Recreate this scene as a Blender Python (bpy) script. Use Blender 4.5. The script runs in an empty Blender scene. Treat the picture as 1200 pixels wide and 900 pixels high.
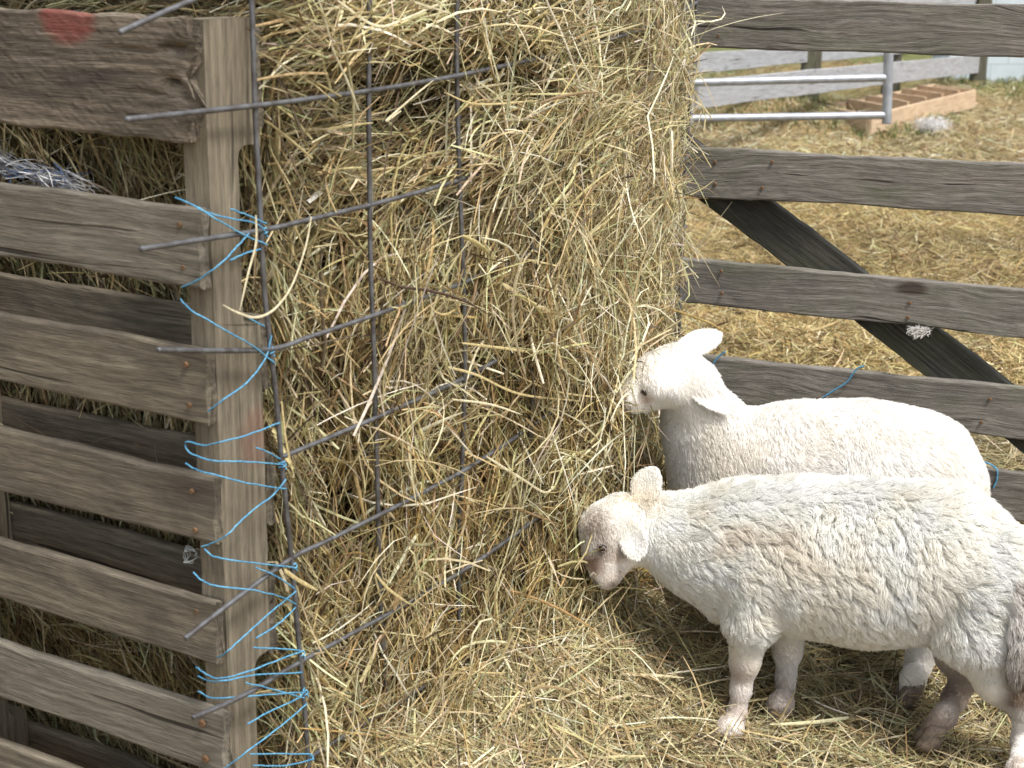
import bpy, bmesh, math, random
import numpy as np
from mathutils import Vector, Matrix
from mathutils.kdtree import KDTree

random.seed(4)
RNG = np.random.default_rng(7)
scene = bpy.context.scene
R = math.radians

# ------------------------------------------------------------------ camera
CAM_H, PITCH, FPX = 1.5, R(15.5), 1766.0
cam_data = bpy.data.cameras.new('camera')
cam = bpy.data.objects.new('camera', cam_data)
scene.collection.objects.link(cam)
cam.location = (0, 0, CAM_H)
cam.rotation_euler = (R(90) - PITCH, 0, 0)
cam_data.sensor_width = 36
cam_data.lens = 36 * FPX / 1200
cam_data.clip_start = 0.05
cam_data.clip_end = 400
cam_data.dof.use_dof = True
cam_data.dof.focus_distance = 2.75
cam_data.dof.aperture_fstop = 9.0
scene.camera = cam

# ------------------------------------------------------------------ light
SUN_TO = Vector((0.42, -0.42, 1.0)).normalized()
world = bpy.data.worlds.new('World')
scene.world = world
world.use_nodes = True
wn, wl = world.node_tree.nodes, world.node_tree.links
sky = wn.new('ShaderNodeTexSky')
sky.sky_type = 'NISHITA'
sky.sun_disc = False
sky.sun_elevation = math.asin(SUN_TO.z)
sky.sun_rotation = math.atan2(SUN_TO.x, SUN_TO.y)
sky.air_density = 1.0
sky.dust_density = 3.0
hsv = wn.new('ShaderNodeHueSaturation'); hsv.inputs['Saturation'].default_value = 0.32     # thin cloud veil
wl.new(sky.outputs[0], hsv.inputs['Color']); wl.new(hsv.outputs[0], wn['Background'].inputs[0])
wn['Background'].inputs[1].default_value = 0.15
sd = bpy.data.lights.new('sun', 'SUN')
sun = bpy.data.objects.new('sun', sd)
scene.collection.objects.link(sun)
sun.rotation_euler = SUN_TO.to_track_quat('Z', 'Y').to_euler()
sd.energy = 2.6
sd.angle = R(12)
sd.color = (1.0, 0.955, 0.89)
scene.view_settings.view_transform = 'Standard'
scene.view_settings.look = 'None'
scene.view_settings.gamma = 1
scene.view_settings.use_curve_mapping = False
scene.view_settings.exposure = 0.80
scene.cycles.max_bounces = 6
scene.cycles.diffuse_bounces = 4
scene.cycles.transparent_max_bounces = 8

# ------------------------------------------------------------------ measuring helpers
cp, sp_ = math.cos(PITCH), math.sin(PITCH)
def ray(px, py):
    cx, cy = (px - 600) / FPX, (450 - py) / FPX
    return Vector((cx, cp + cy * sp_, -sp_ + cy * cp))
def P(px, py, Y):
    d = ray(px, py)
    return Vector((0, 0, CAM_H)) + d * (Y / d.y)
G0 = 0.20      # height of the bedded floor
def PZ(px, py, z=0.20):
    d = ray(px, py)
    return Vector((0, 0, CAM_H)) + d * ((z - CAM_H) / d.z)
def hit(px, py, o, n):
    d = ray(px, py)
    c = Vector((0, 0, CAM_H))
    return c + d * ((o - c).dot(n) / d.dot(n))

U = Vector((0.868, -0.497, 0)).normalized()
V = Vector((0.497, 0.868, 0)).normalized()
Zv = Vector((0, 0, 1))
P0 = Vector((-0.360, 1.80, 0))
def W(u, v, z=0.0):
    return P0 + U * u + V * v + Zv * z

# ------------------------------------------------------------------ noise
_lat = RNG.random((32, 32, 32))
def noise(p, scale=1.0, seed=0):
    p = np.asarray(p, float) * scale + seed * 7.31 + 100
    i = np.floor(p).astype(int); f = p - i; f = f * f * (3 - 2 * f)
    i0 = i % 32; i1 = (i + 1) % 32
    x0, y0, z0 = i0[..., 0], i0[..., 1], i0[..., 2]
    x1, y1, z1 = i1[..., 0], i1[..., 1], i1[..., 2]
    fx, fy, fz = f[..., 0], f[..., 1], f[..., 2]
    a = _lat[x0, y0, z0] * (1 - fx) + _lat[x1, y0, z0] * fx
    b = _lat[x0, y1, z0] * (1 - fx) + _lat[x1, y1, z0] * fx
    c = _lat[x0, y0, z1] * (1 - fx) + _lat[x1, y0, z1] * fx
    d = _lat[x0, y1, z1] * (1 - fx) + _lat[x1, y1, z1] * fx
    return ((a * (1 - fy) + b * fy) * (1 - fz) + (c * (1 - fy) + d * fy) * fz) * 2 - 1

# ------------------------------------------------------------------ object helpers
def tag(o, label=None, cat=None, group=None, kind=None):
    if label: o['label'] = label
    if cat: o['category'] = cat
    if group: o['group'] = group
    if kind: o['kind'] = kind
    return o
def empty(name, loc=(0, 0, 0)):
    o = bpy.data.objects.new(name, None)
    o.empty_display_size = 0.1
    scene.collection.objects.link(o)
    o.location = loc
    return o
def link(name, me, mat, parent=None, matrix=None):
    if mat is not None:
        me.materials.append(mat)
    o = bpy.data.objects.new(name, me)
    scene.collection.objects.link(o)
    if matrix is not None:
        o.matrix_world = matrix
    if parent is not None:
        bpy.context.view_layer.update()
        o.parent = parent
        o.matrix_parent_inverse = parent.matrix_world.inverted()
    return o
def np_mesh(name, co, quads, smooth=True, col=None):
    me = bpy.data.meshes.new(name)
    co = np.ascontiguousarray(co, dtype=np.float32).reshape(-1, 3)
    quads = np.ascontiguousarray(quads, dtype=np.int32)
    k = quads.shape[1]
    me.vertices.add(len(co)); me.vertices.foreach_set('co', co.ravel())
    me.loops.add(quads.size); me.loops.foreach_set('vertex_index', quads.ravel())
    me.polygons.add(len(quads))
    me.polygons.foreach_set('loop_start', np.arange(0, quads.size, k, dtype=np.int32))
    me.polygons.foreach_set('loop_total', np.full(len(quads), k, dtype=np.int32))
    me.polygons.foreach_set('use_smooth', np.full(len(quads), smooth))
    me.update(calc_edges=True)
    if col is not None:
        a = me.color_attributes.new('Col', 'FLOAT_COLOR', 'POINT')
        c = np.ones((len(co), 4), np.float32); c[:, :3] = col
        a.data.foreach_set('color', c.ravel())
    return me
def bm_mesh(name, bm, smooth=False):
    me = bpy.data.meshes.new(name)
    bmesh.ops.recalc_face_normals(bm, faces=bm.faces[:])
    bm.to_mesh(me); bm.free()
    for p in me.polygons: p.use_smooth = smooth
    return me
def catmull(pts, n=6):
    pts = [np.array(p, float) for p in pts]
    if len(pts) < 3: 
        return np.array([pts[0] + (pts[-1] - pts[0]) * t for t in np.linspace(0, 1, n + 1)])
    out = []
    q = [2 * pts[0] - pts[1]] + pts + [2 * pts[-1] - pts[-2]]
    for i in range(1, len(q) - 2):
        for t in np.linspace(0, 1, n, endpoint=False):
            a, b, c, d = q[i - 1], q[i], q[i + 1], q[i + 2]
            out.append(0.5 * (2 * b + (c - a) * t + (2 * a - 5 * b + 4 * c - d) * t * t + (3 * b - a - 3 * c + d) * t ** 3))
    out.append(pts[-1])
    return np.array(out)
def tube_geo(path, r, seg=8):
    path = np.asarray(path, float)
    e0 = path[0] - path[1]; e1 = path[-1] - path[-2]
    path = np.vstack([path[0], path[0] - e0 / (np.linalg.norm(e0) + 1e-9) * r * 0.3, path[1:-1], path[-1] - e1 / (np.linalg.norm(e1) + 1e-9) * r * 0.3, path[-1]])
    n = len(path)
    t = np.gradient(path, axis=0); t /= np.linalg.norm(t, axis=1)[:, None] + 1e-9
    ref = np.array([0, 0, 1.0]) if abs(t[:, 2]).mean() < 0.8 else np.array([1.0, 0, 0])
    a = np.cross(t, ref); a /= np.linalg.norm(a, axis=1)[:, None] + 1e-9
    b = np.cross(t, a)
    rr = np.broadcast_to(np.asarray(r, float), (n,))
    th = np.arange(seg) / seg * 2 * np.pi
    co = path[:, None] + rr[:, None, None] * (np.cos(th)[None, :, None] * a[:, None] + np.sin(th)[None, :, None] * b[:, None])
    co = co.reshape(-1, 3)
    i = np.arange(n - 1)[:, None] * seg; j = np.arange(seg)[None]; j2 = (j + 1) % seg
    q = np.stack([i + j, i + j2, i + seg + j2, i + seg + j], -1).reshape(-1, 4)
    # caps by a centre vertex at each end (degenerate quads avoided)
    base = len(co)
    co = np.vstack([co, path[0], path[-1]])
    caps = []
    for k in range(0, seg, 2):
        caps.append([base, (k + 2) % seg, k + 1, k])
        o = (n - 1) * seg
        caps.append([base + 1, o + k, o + k + 1, o + (k + 2) % seg])
    return co, np.vstack([q, np.array(caps)])
def tubes_mesh(name, paths, r, seg=8):
    cs, qs, o = [], [], 0
    for p in paths:
        c, q = tube_geo(p, r, seg)
        cs.append(c); qs.append(q + o); o += len(c)
    return np_mesh(name, np.vstack(cs), np.vstack(qs))

# ------------------------------------------------------------------ materials
def newmat(name):
    m = bpy.data.materials.new(name); m.use_nodes = True
    nt = m.node_tree
    return m, nt.nodes, nt.links, nt.nodes['Principled BSDF']
def ramp(nodes, stops):
    r = nodes.new('ShaderNodeValToRGB')
    e = r.color_ramp.elements
    while len(e) < len(stops): e.new(0.5)
    for k, (p, c) in enumerate(stops):
        e[k].position = p
        e[k].color = (*c, 1) if len(c) == 3 else c
    return r
def mixc(nodes, links, fac, a, b, mode='MIX'):
    m = nodes.new('ShaderNodeMix'); m.data_type = 'RGBA'; m.blend_type = mode
    for s, v in ((0, fac), (6, a), (7, b)):
        if hasattr(v, 'is_output'): links.new(v, m.inputs[s])
        elif s == 0: m.inputs[0].default_value = v
        else: m.inputs[s].default_value = (*v, 1)
    return m.outputs[2]
def noise_node(nodes, links, vec, scale, detail=4, rough=0.6, dist=0.0):
    n = nodes.new('ShaderNodeTexNoise')
    n.inputs['Scale'].default_value = scale; n.inputs['Detail'].default_value = detail
    n.inputs['Roughness'].default_value = rough; n.inputs['Distortion'].default_value = dist
    if vec is not None: links.new(vec, n.inputs['Vector'])
    return n
def mapping(nodes, links, vec, scale=(1, 1, 1)):
    m = nodes.new('ShaderNodeMapping'); m.inputs['Scale'].default_value = scale
    links.new(vec, m.inputs['Vector'])
    return m.outputs[0]

def wood(name, dark, mid, light, stain=(0.05, 0.04, 0.035), green=0.0, knots=0.5, stain_amt=0.6, red=None, rough_scale=1.0, fig=0.5):
    m, N, L, B = newmat(name)
    tc = N.new('ShaderNodeTexCoord'); oi = N.new('ShaderNodeObjectInfo')
    add = N.new('ShaderNodeVectorMath'); add.operation = 'MULTIPLY_ADD'
    L.new(oi.outputs['Random'], add.inputs[0]); add.inputs[1].default_value = (37.3, 25.1, 19.7)
    L.new(tc.outputs['Object'], add.inputs[2])
    vec = add.outputs[0]
    # large warp so that the grain wanders and circles the knots
    warp = noise_node(N, L, mapping(N, L, vec, (2.6, 7, 7)), 1.0, 2, 0.5)
    wv = N.new('ShaderNodeVectorMath'); wv.operation = 'MULTIPLY_ADD'
    L.new(warp.outputs['Color'], wv.inputs[0]); wv.inputs[1].default_value = (0.0, 0.03 * fig, 0.05 * fig); L.new(vec, wv.inputs[2])
    grain = noise_node(N, L, mapping(N, L, wv.outputs[0], (5.0, 150, 150)), 1.0, 7, 0.68)
    fine = noise_node(N, L, mapping(N, L, wv.outputs[0], (30, 520, 520)), 1.0, 3, 0.7)
    rings = N.new('ShaderNodeTexWave'); rings.wave_type = 'BANDS'; rings.bands_direction = 'Z'
    rings.inputs['Scale'].default_value = 16; rings.inputs['Distortion'].default_value = 7
    rings.inputs['Detail'].default_value = 3; rings.inputs['Detail Scale'].default_value = 0.9
    L.new(mapping(N, L, wv.outputs[0], (0.55, 1, 1.4)), rings.inputs['Vector'])
    g = ramp(N, [(0.30, dark), (0.5, mid), (0.72, light)])
    L.new(grain.outputs['Fac'], g.inputs[0])
    rr = ramp(N, [(0.0, (0.70,) * 3), (0.6, (1.0,) * 3), (1.0, (1.12,) * 3)])
    L.new(rings.outputs['Fac'], rr.inputs[0])
    c = mixc(N, L, 0.55, g.outputs[0], rr.outputs[0], 'MULTIPLY')
    fr = ramp(N, [(0.36, (0.55,) * 3), (0.55, (1.0,) * 3), (0.8, (1.15,) * 3)])
    L.new(fine.outputs['Fac'], fr.inputs[0])
    c = mixc(N, L, 0.7, c, fr.outputs[0], 'MULTIPLY')
    # weather stains
    st = noise_node(N, L, mapping(N, L, vec, (4, 9, 12)), 1.0, 5, 0.62, 0.6)
    sr = ramp(N, [(0.46, (0, 0, 0)), (0.66, (stain_amt,) * 3)])
    L.new(st.outputs['Fac'], sr.inputs[0])
    c = mixc(N, L, sr.outputs[0], c, stain)
    if green > 0:
        gn = noise_node(N, L, mapping(N, L, vec, (6, 14, 14)), 1.0, 6, 0.7)
        gr = ramp(N, [(0.5, (0, 0, 0)), (0.7, (green,) * 3)])
        L.new(gn.outputs['Fac'], gr.inputs[0])
        c = mixc(N, L, gr.outputs[0], c, (0.085, 0.10, 0.045))
    # knots
    vo = N.new('ShaderNodeTexVoronoi'); vo.inputs['Scale'].default_value = 1.0
    L.new(mapping(N, L, wv.outputs[0], (3.2, 9, 8)), vo.inputs['Vector'])
    kr = ramp(N, [(0.0, (knots,) * 3), (0.09, (knots * 0.9,) * 3), (0.15, (0, 0, 0))])
    L.new(vo.outputs['Distance'], kr.inputs[0])
    c = mixc(N, L, kr.outputs[0], c, (0.035, 0.024, 0.018))
    # cracks
    ck = noise_node(N, L, mapping(N, L, wv.outputs[0], (1.6, 70, 60)), 1.0, 2, 0.5)
    cr = ramp(N, [(0.27, (0.9,) * 3), (0.325, (0, 0, 0))])
    L.new(ck.outputs['Fac'], cr.inputs[0])
    c = mixc(N, L, cr.outputs[0], c, (0.02, 0.016, 0.013))
    if red:
        # a worn half disc of red paint, fixed at one place of the board
        sepn = N.new('ShaderNodeVectorMath'); sepn.operation = 'SUBTRACT'
        L.new(tc.outputs['Object'], sepn.inputs[0]); sepn.inputs[1].default_value = red['at']
        dd = N.new('ShaderNodeVectorMath'); dd.operation = 'MULTIPLY'
        L.new(sepn.outputs[0], dd.inputs[0]); dd.inputs[1].default_value = red['scale']
        ln = N.new('ShaderNodeVectorMath'); ln.operation = 'LENGTH'; L.new(dd.outputs[0], ln.inputs[0])
        wob = N.new('ShaderNodeMath'); wob.operation = 'MULTIPLY_ADD'
        L.new(grain.outputs['Fac'], wob.inputs[0]); wob.inputs[1].default_value = 0.3; L.new(ln.outputs['Value'], wob.inputs[2])
        r2 = ramp(N, [(0.75, (red['amt'],) * 3), (1.0, (0, 0, 0))])
        L.new(wob.outputs[0], r2.inputs[0])
        c = mixc(N, L, r2.outputs[0], c, (0.20, 0.038, 0.032))
    L.new(c, B.inputs['Base Color'])
    B.inputs['Roughness'].default_value = 0.88
    B.inputs['Specular IOR Level'].default_value = 0.25
    hm = N.new('ShaderNodeMath'); hm.operation = 'ADD'
    L.new(grain.outputs['Fac'], hm.inputs[0]); L.new(fine.outputs['Fac'], hm.inputs[1])
    h2 = N.new('ShaderNodeMath'); h2.operation = 'SUBTRACT'
    L.new(hm.outputs[0], h2.inputs[0]); L.new(cr.outputs[0], h2.inputs[1])
    bp = N.new('ShaderNodeBump'); bp.inputs['Strength'].default_value = 0.6 * rough_scale
    bp.inputs['Distance'].default_value = 0.004
    L.new(h2.outputs[0], bp.inputs['Height']); L.new(bp.outputs[0], B.inputs['Normal'])
    return m

def simple(name, col, rough=0.6, metal=0.0, var=0.0, scale=40, spec=0.5, var_col=None):
    m, N, L, B = newmat(name)
    B.inputs['Roughness'].default_value = rough; B.inputs['Metallic'].default_value = metal
    B.inputs['Specular IOR Level'].default_value = spec
    tc = N.new('ShaderNodeTexCoord')
    n = noise_node(N, L, tc.outputs['Object'], scale, 4, 0.6)
    vc = var_col or tuple(x * (1 - var) for x in col)
    r = ramp(N, [(0.38, vc), (0.62, col)])
    L.new(n.outputs['Fac'], r.inputs[0]); L.new(r.outputs[0], B.inputs['Base Color'])
    return m

def strand_mat(name, rough=0.62, trans=0.25, spec=0.35):
    m, N, L, B = newmat(name)
    at = N.new('ShaderNodeAttribute'); at.attribute_name = 'Col'
    tc = N.new('ShaderNodeTexCoord')
    n = noise_node(N, L, tc.outputs['Object'], 160, 2, 0.6)
    r = ramp(N, [(0.3, (0.72, 0.68, 0.62)), (0.65, (1.05,) * 3)])
    L.new(n.outputs['Fac'], r.inputs[0])
    c = mixc(N, L, 1.0, at.outputs['Color'], r.outputs[0], 'MULTIPLY')
    L.new(c, B.inputs['Base Color'])
    B.inputs['Roughness'].default_value = rough
    B.inputs['Specular IOR Level'].default_value = spec
    t = N.new('ShaderNodeBsdfTranslucent'); L.new(c, t.inputs['Color'])
    mx = N.new('ShaderNodeMixShader'); mx.inputs[0].default_value = trans
    L.new(B.outputs[0], mx.inputs[1]); L.new(t.outputs[0], mx.inputs[2])
    L.new(mx.outputs[0], N['Material Output'].inputs[0])
    return m

PALLET_A = dict(dark=(0.105, 0.088, 0.063), mid=(0.165, 0.142, 0.105), light=(0.255, 0.222, 0.17))
M_pallet = wood('weathered_pallet_wood', **PALLET_A, knots=0.4, stain_amt=0.62)
M_pallet_grey = wood('greyed_pallet_wood', (0.125, 0.112, 0.087), (0.185, 0.166, 0.132), (0.265, 0.24, 0.196), knots=0.25, stain_amt=0.32)
M_pallet_red = wood('stained_pallet_wood', (0.07, 0.057, 0.043), (0.145, 0.12, 0.09), (0.29, 0.245, 0.19), knots=0.5, stain_amt=0.9,
                    red=dict(at=(0.315, 0.0, 0.071), scale=(16, 0, 20), amt=0.62))
M_stringer = wood('stringer_wood', (0.13, 0.11, 0.077), (0.19, 0.163, 0.118), (0.265, 0.23, 0.172), knots=0.25, stain_amt=0.3,
                  red=dict(at=(0.08, 0.0, 0.03), scale=(18, 0, 22), amt=0.22))
M_gate = wood('weathered_gate_wood', (0.115, 0.104, 0.088), (0.20, 0.184, 0.162), (0.31, 0.292, 0.262), stain=(0.06, 0.055, 0.05), green=0.45, knots=0.85, stain_amt=0.35, fig=1.6)
M_brace = wood('dark_brace_wood', (0.028, 0.027, 0.023), (0.06, 0.058, 0.05), (0.11, 0.105, 0.09), stain=(0.03, 0.03, 0.025), green=0.35, knots=0.5)
M_farwood = wood('silver_fence_wood', (0.22, 0.22, 0.225), (0.36, 0.37, 0.385), (0.48, 0.49, 0.51), stain=(0.2, 0.2, 0.205), knots=0.3, stain_amt=0.3)
M_post = wood('mossy_post_wood', (0.06, 0.055, 0.04), (0.11, 0.105, 0.075), (0.18, 0.17, 0.13), green=0.5, knots=0.2)
M_trough = wood('new_trough_wood', (0.42, 0.30, 0.19), (0.56, 0.42, 0.28), (0.66, 0.52, 0.37), stain=(0.34, 0.24, 0.16), knots=0.3, stain_amt=0.4)
M_wire = simple('dull_galvanised_wire', (0.15, 0.155, 0.165), 0.5, 0.55, 0, 60, 0.5, (0.085, 0.08, 0.08))
M_pipe = simple('galvanised_pipe', (0.36, 0.385, 0.42), 0.45, 0.4, 0.25, 20)
M_twine = simple('blue_poly_twine', (0.045, 0.19, 0.35), 0.5, 0, 0, 200, 0.3, (0.12, 0.33, 0.48))
M_nail = simple('rusty_nail', (0.20, 0.11, 0.055), 0.8, 0.2, 0.5, 300)
M_hay = strand_mat('dry_hay_stems')

# ------------------------------------------------------------------ hay feeder face path (plan)
col_px = [295, 425, 533, 618, 690, 745, 777, 808]
heads = [35.2, 34, 31, 30, 27, 21, 20.6]
wp = [Vector((-0.3105, 1.866, 0))]
for h in heads:
    wp.append(wp[-1] + Vector((math.sin(R(h)), math.cos(R(h)), 0)) * 0.2032)
pan_s = np.arange(8) * 0.2032
pan_xy = np.array([[p.x, p.y] for p in wp])
# hay outline: pallet back side, then the wire side, then round the end
last = wp[-1]
endp = last - Vector((0.36, 0.93, 0)) * 0.050
endq = endp - U * 0.8
pts = [W(-1.5, 0.135), W(-0.05, 0.135), W(0.0, 0.125), W(0.005, 0.15)]
hxy = [(p.x, p.y) for p in pts] + [tuple(x) for x in pan_xy[1:-1]] + [(endp.x, endp.y), (endq.x, endq.y)]
hxy = np.array(hxy)
seg = np.linalg.norm(np.diff(hxy, axis=0), axis=1)
hs = np.concatenate([[0], np.cumsum(seg)])
hs -= hs[3]                      # s = 0 at the near corner of the wire side
S_END = hs[-2]
def path(s):
    s = np.asarray(s, float)
    x = np.interp(s, hs, hxy[:, 0]); y = np.interp(s, hs, hxy[:, 1])
    e = 0.05
    dx = np.interp(s + e, hs, hxy[:, 0]) - np.interp(s - e, hs, hxy[:, 0])
    dy = np.interp(s + e, hs, hxy[:, 1]) - np.interp(s - e, hs, hxy[:, 1])
    l = np.hypot(dx, dy) + 1e-9; dx /= l; dy /= l
    pos = np.stack([x, y, np.zeros_like(x)], -1)
    tan = np.stack([dx, dy, np.zeros_like(x)], -1)
    nor = np.stack([dy, -dx, np.zeros_like(x)], -1)
    return pos, tan, nor
def to_sz(px, py):
    best = None
    for s in np.linspace(0.0, 1.4, 281):
        p, _, _ = path(s)
        x = p[0] / p[1]
        d = ray(px, py)
        e = abs(d.x / d.y - x)
        if best is None or e < best[0]:
            best = (e, s, CAM_H + d.z / d.y * p[1])
    return best[1], best[2]
HOLES = []
for px, py, rs, rz, dep in ((500, 118, .085, .055, .13), (482, 158, .06, .03, .09), (385, 435, .07, .05, .11), (372, 655, .075, .05, .13), (440, 600, .09, .03, .08),
                            (592, 85, .05, .03, .06), (455, 225, .05, .04, .07), (300, 190, .04, .06, .08), (640, 470, .06, .04, .06), (540, 700, .07, .04, .06), (350, 455, .05, .05, .10), (330, 600, .03, .06, .10), (415, 610, .08, .04, .09), (480, 100, .06, .03, .09), (575, 450, .05, .03, .07), (310, 250, .04, .05, .08), (385, 300, .05, .03, .07), (640, 200, .05, .03, .05), (600, 640, .05, .04, .05),
                            (620, 290, .05, .03, .05), (700, 560, .06, .05, .06), (320, 340, .03, .05, .06), (560, 540, .06, .03, .06), (400, 520, .05, .03, .06), (430, 330, .05, .03, .05)):
    s, z = to_sz(px, py)
    HOLES.append((s, z, rs * 1.0, rz * 1.15, dep * 1.8))
def face_off(s, z):
    q = np.stack([s, z, np.zeros_like(s)], -1)
    o = 0.030 * noise(q, 3.1, 1) + 0.022 * noise(q, 8.0, 2) - 0.012 - 0.016 * np.clip((0.75 - s) / 0.5, 0, 1) * (s > -0.02) + 0.031 * np.clip((s - 0.36) / 0.25, 0, 1) * np.clip((1.16 - s) / 0.16, -0.75, 1)
    o = o - 0.075 * np.clip(noise(q, 7.0, 5) - 0.15, 0, 1) + 0.012 * noise(q * np.array([0.5, 1.8, 1]), 13.0, 8)
    o = o + 0.04 * np.clip((0.62 - z) / 0.3, 0, 1) * (s > 0) + 0.027 * np.clip((1.12 - z) / 0.15, 0, 1) * np.clip((s - 0.10) / 0.15, 0, 1) * np.clip((1.1 - s) / 0.3, 0, 1)
    saw = (z - 1.02 + 0.05 * noise(q, 2.5, 14)) / 0.19
    saw = saw - np.floor(saw)
    o = o + 0.055 * (0.45 - np.minimum(saw, (1 - saw) * 4)) * np.clip((0.95 - s) / 0.4, 0, 1) * np.clip((z - 0.8) / 0.15, 0, 1) * (s > 0.0)
    for hs_, hz, rs, rz, dep in HOLES:
        o = o - dep * np.exp(-((s - hs_) / rs) ** 2 - ((z - hz) / rz) ** 2)
    return o
def hole_amt(s, z):
    o = np.zeros_like(s)
    for hs_, hz, rs, rz, dep in HOLES:
        o = np.maximum(o, min(1, dep / .15) * np.exp(-((s - hs_) / rs) ** 2 - ((z - hz) / rz) ** 2))
    return o
def face_pt(s, z, d):
    pos, tan, nor = path(s)
    p = pos + nor * (face_off(s, z) + d)[..., None]
    p[..., 2] = z
    return p, tan, nor

# ------------------------------------------------------------------ ground
def dist_panel(x, y):
    """signed distance in front of the wire side (positive towards the lambs)"""
    d = np.full(np.shape(x), 9.0)
    for i in range(3, len(hxy) - 2):
        a, b = hxy[i], hxy[i + 1]
        ab = b - a; L2 = ab @ ab
        t = np.clip(((x - a[0]) * ab[0] + (y - a[1]) * ab[1]) / L2, 0, 1)
        dx = x - a[0] - t * ab[0]; dy = y - a[1] - t * ab[1]
        d = np.minimum(d, np.hypot(dx, dy))
    return d
def ground_h(x, y):
    x = np.asarray(x, float); y = np.asarray(y, float)
    q = np.stack([x, y, np.zeros_like(x)], -1)
    d = dist_panel(x, y)
    heap = 0.19 * np.exp(-(d / 0.25) ** 1.5) * (0.85 + 0.4 * noise(q, 3.0, 3))
    near = np.exp(-((y - 2.9) / 1.6) ** 4)
    b = 0.018 * noise(q, 4.5, 4) + 0.010 * noise(q, 12, 6)
    far = np.clip((y - 6) / 10, 0, 1)
    mound = 0.28 * np.exp(-((x - 1.9) / 0.9) ** 2 - ((y - 12.8) / 0.8) ** 2) + 0.30 * np.exp(-((x - 3.4) / 1.2) ** 2 - ((y - 17.0) / 0.7) ** 2)
    return G0 - 0.020 + 0.05 * np.clip((y - 3.7) / 1.0, 0, 1) * noise(q, 1.9, 17) + heap + b * (0.6 + 0.4 * near) + mound + 0.05 * far * noise(q, 0.7, 9)
ax = np.unique(np.concatenate([np.linspace(-60, -6, 28), np.linspace(-6, -1.2, 40), np.linspace(-1.2, 2.4, 190), np.linspace(2.4, 8, 90), np.linspace(8, 60, 30)]))
ay = np.unique(np.concatenate([np.linspace(-40, 0.8, 20), np.linspace(0.8, 4.6, 190), np.linspace(4.6, 20, 160), np.linspace(20, 140, 40)]))
gx, gy = np.meshgrid(ax, ay, indexing='ij')
gz = ground_h(gx, gy) - 0.006
co = np.stack([gx, gy, gz], -1).reshape(-1, 3)
nx, ny = len(ax), len(ay)
ii = (np.arange(nx - 1)[:, None] * ny + np.arange(ny - 1)[None]).ravel()
gq = np.stack([ii, ii + ny, ii + ny + 1, ii + 1], -1)
m, N, L, B = newmat('straw_littered_earth')
tc = N.new('ShaderNodeTexCoord'); ov = tc.outputs['Object']
n1 = noise_node(N, L, ov, 9, 8, 0.72, 0.4)
n2 = noise_node(N, L, mapping(N, L, ov, (60, 14, 30)), 1, 5, 0.7, 1.5)
n3 = noise_node(N, L, ov, 0.55, 5, 0.6)
n4 = noise_node(N, L, ov, 1.4, 6, 0.65)
c1 = ramp(N, [(0.3, (0.10, 0.065, 0.032)), (0.5, (0.27, 0.19, 0.085)), (0.7, (0.46, 0.36, 0.18))])
L.new(n1.outputs['Fac'], c1.inputs[0])
c2 = ramp(N, [(0.35, (0.13, 0.085, 0.04)), (0.6, (0.46, 0.36, 0.19)), (0.75, (0.60, 0.50, 0.30))])
L.new(n2.outputs['Fac'], c2.inputs[0])
c = mixc(N, L, 0.5, c1.outputs[0], c2.outputs[0])
# brownish trodden patches
br = ramp(N, [(0.45, (0, 0, 0)), (0.65, (0.5,) * 3)]); L.new(n4.outputs['Fac'], br.inputs[0])
c = mixc(N, L, br.outputs[0], c, (0.22, 0.15, 0.07))
# grass far off
sepy = N.new('ShaderNodeSeparateXYZ'); L.new(ov, sepy.inputs[0])
mr = N.new('ShaderNodeMapRange'); mr.inputs[1].default_value = 11; mr.inputs[2].default_value = 21
mr.inputs[3].default_value = -0.28; mr.inputs[4].default_value = 0.22
L.new(sepy.outputs['Y'], mr.inputs[0])
ad = N.new('ShaderNodeMath'); ad.operation = 'ADD'; L.new(mr.outputs[0], ad.inputs[0]); L.new(n3.outputs['Fac'], ad.inputs[1])
gr = ramp(N, [(0.46, (0, 0, 0)), (0.62, (0.8,) * 3)]); L.new(ad.outputs[0], gr.inputs[0])
c = mixc(N, L, gr.outputs[0], c, (0.12, 0.15, 0.05))
L.new(c, B.inputs['Base Color']); B.inputs['Roughness'].default_value = 0.95
B.inputs['Specular IOR Level'].default_value = 0.1
hadd = N.new('ShaderNodeMath'); hadd.operation = 'ADD'; L.new(n1.outputs['Fac'], hadd.inputs[0]); L.new(n2.outputs['Fac'], hadd.inputs[1])
bp = N.new('ShaderNodeBump'); bp.inputs['Strength'].default_value = 0.9; bp.inputs['Distance'].default_value = 0.03
L.new(hadd.outputs[0], bp.inputs['Height']); L.new(bp.outputs[0], B.inputs['Normal'])
g = link('ground', np_mesh('ground', co, gq), m)
tag(g, kind='structure')

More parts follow.
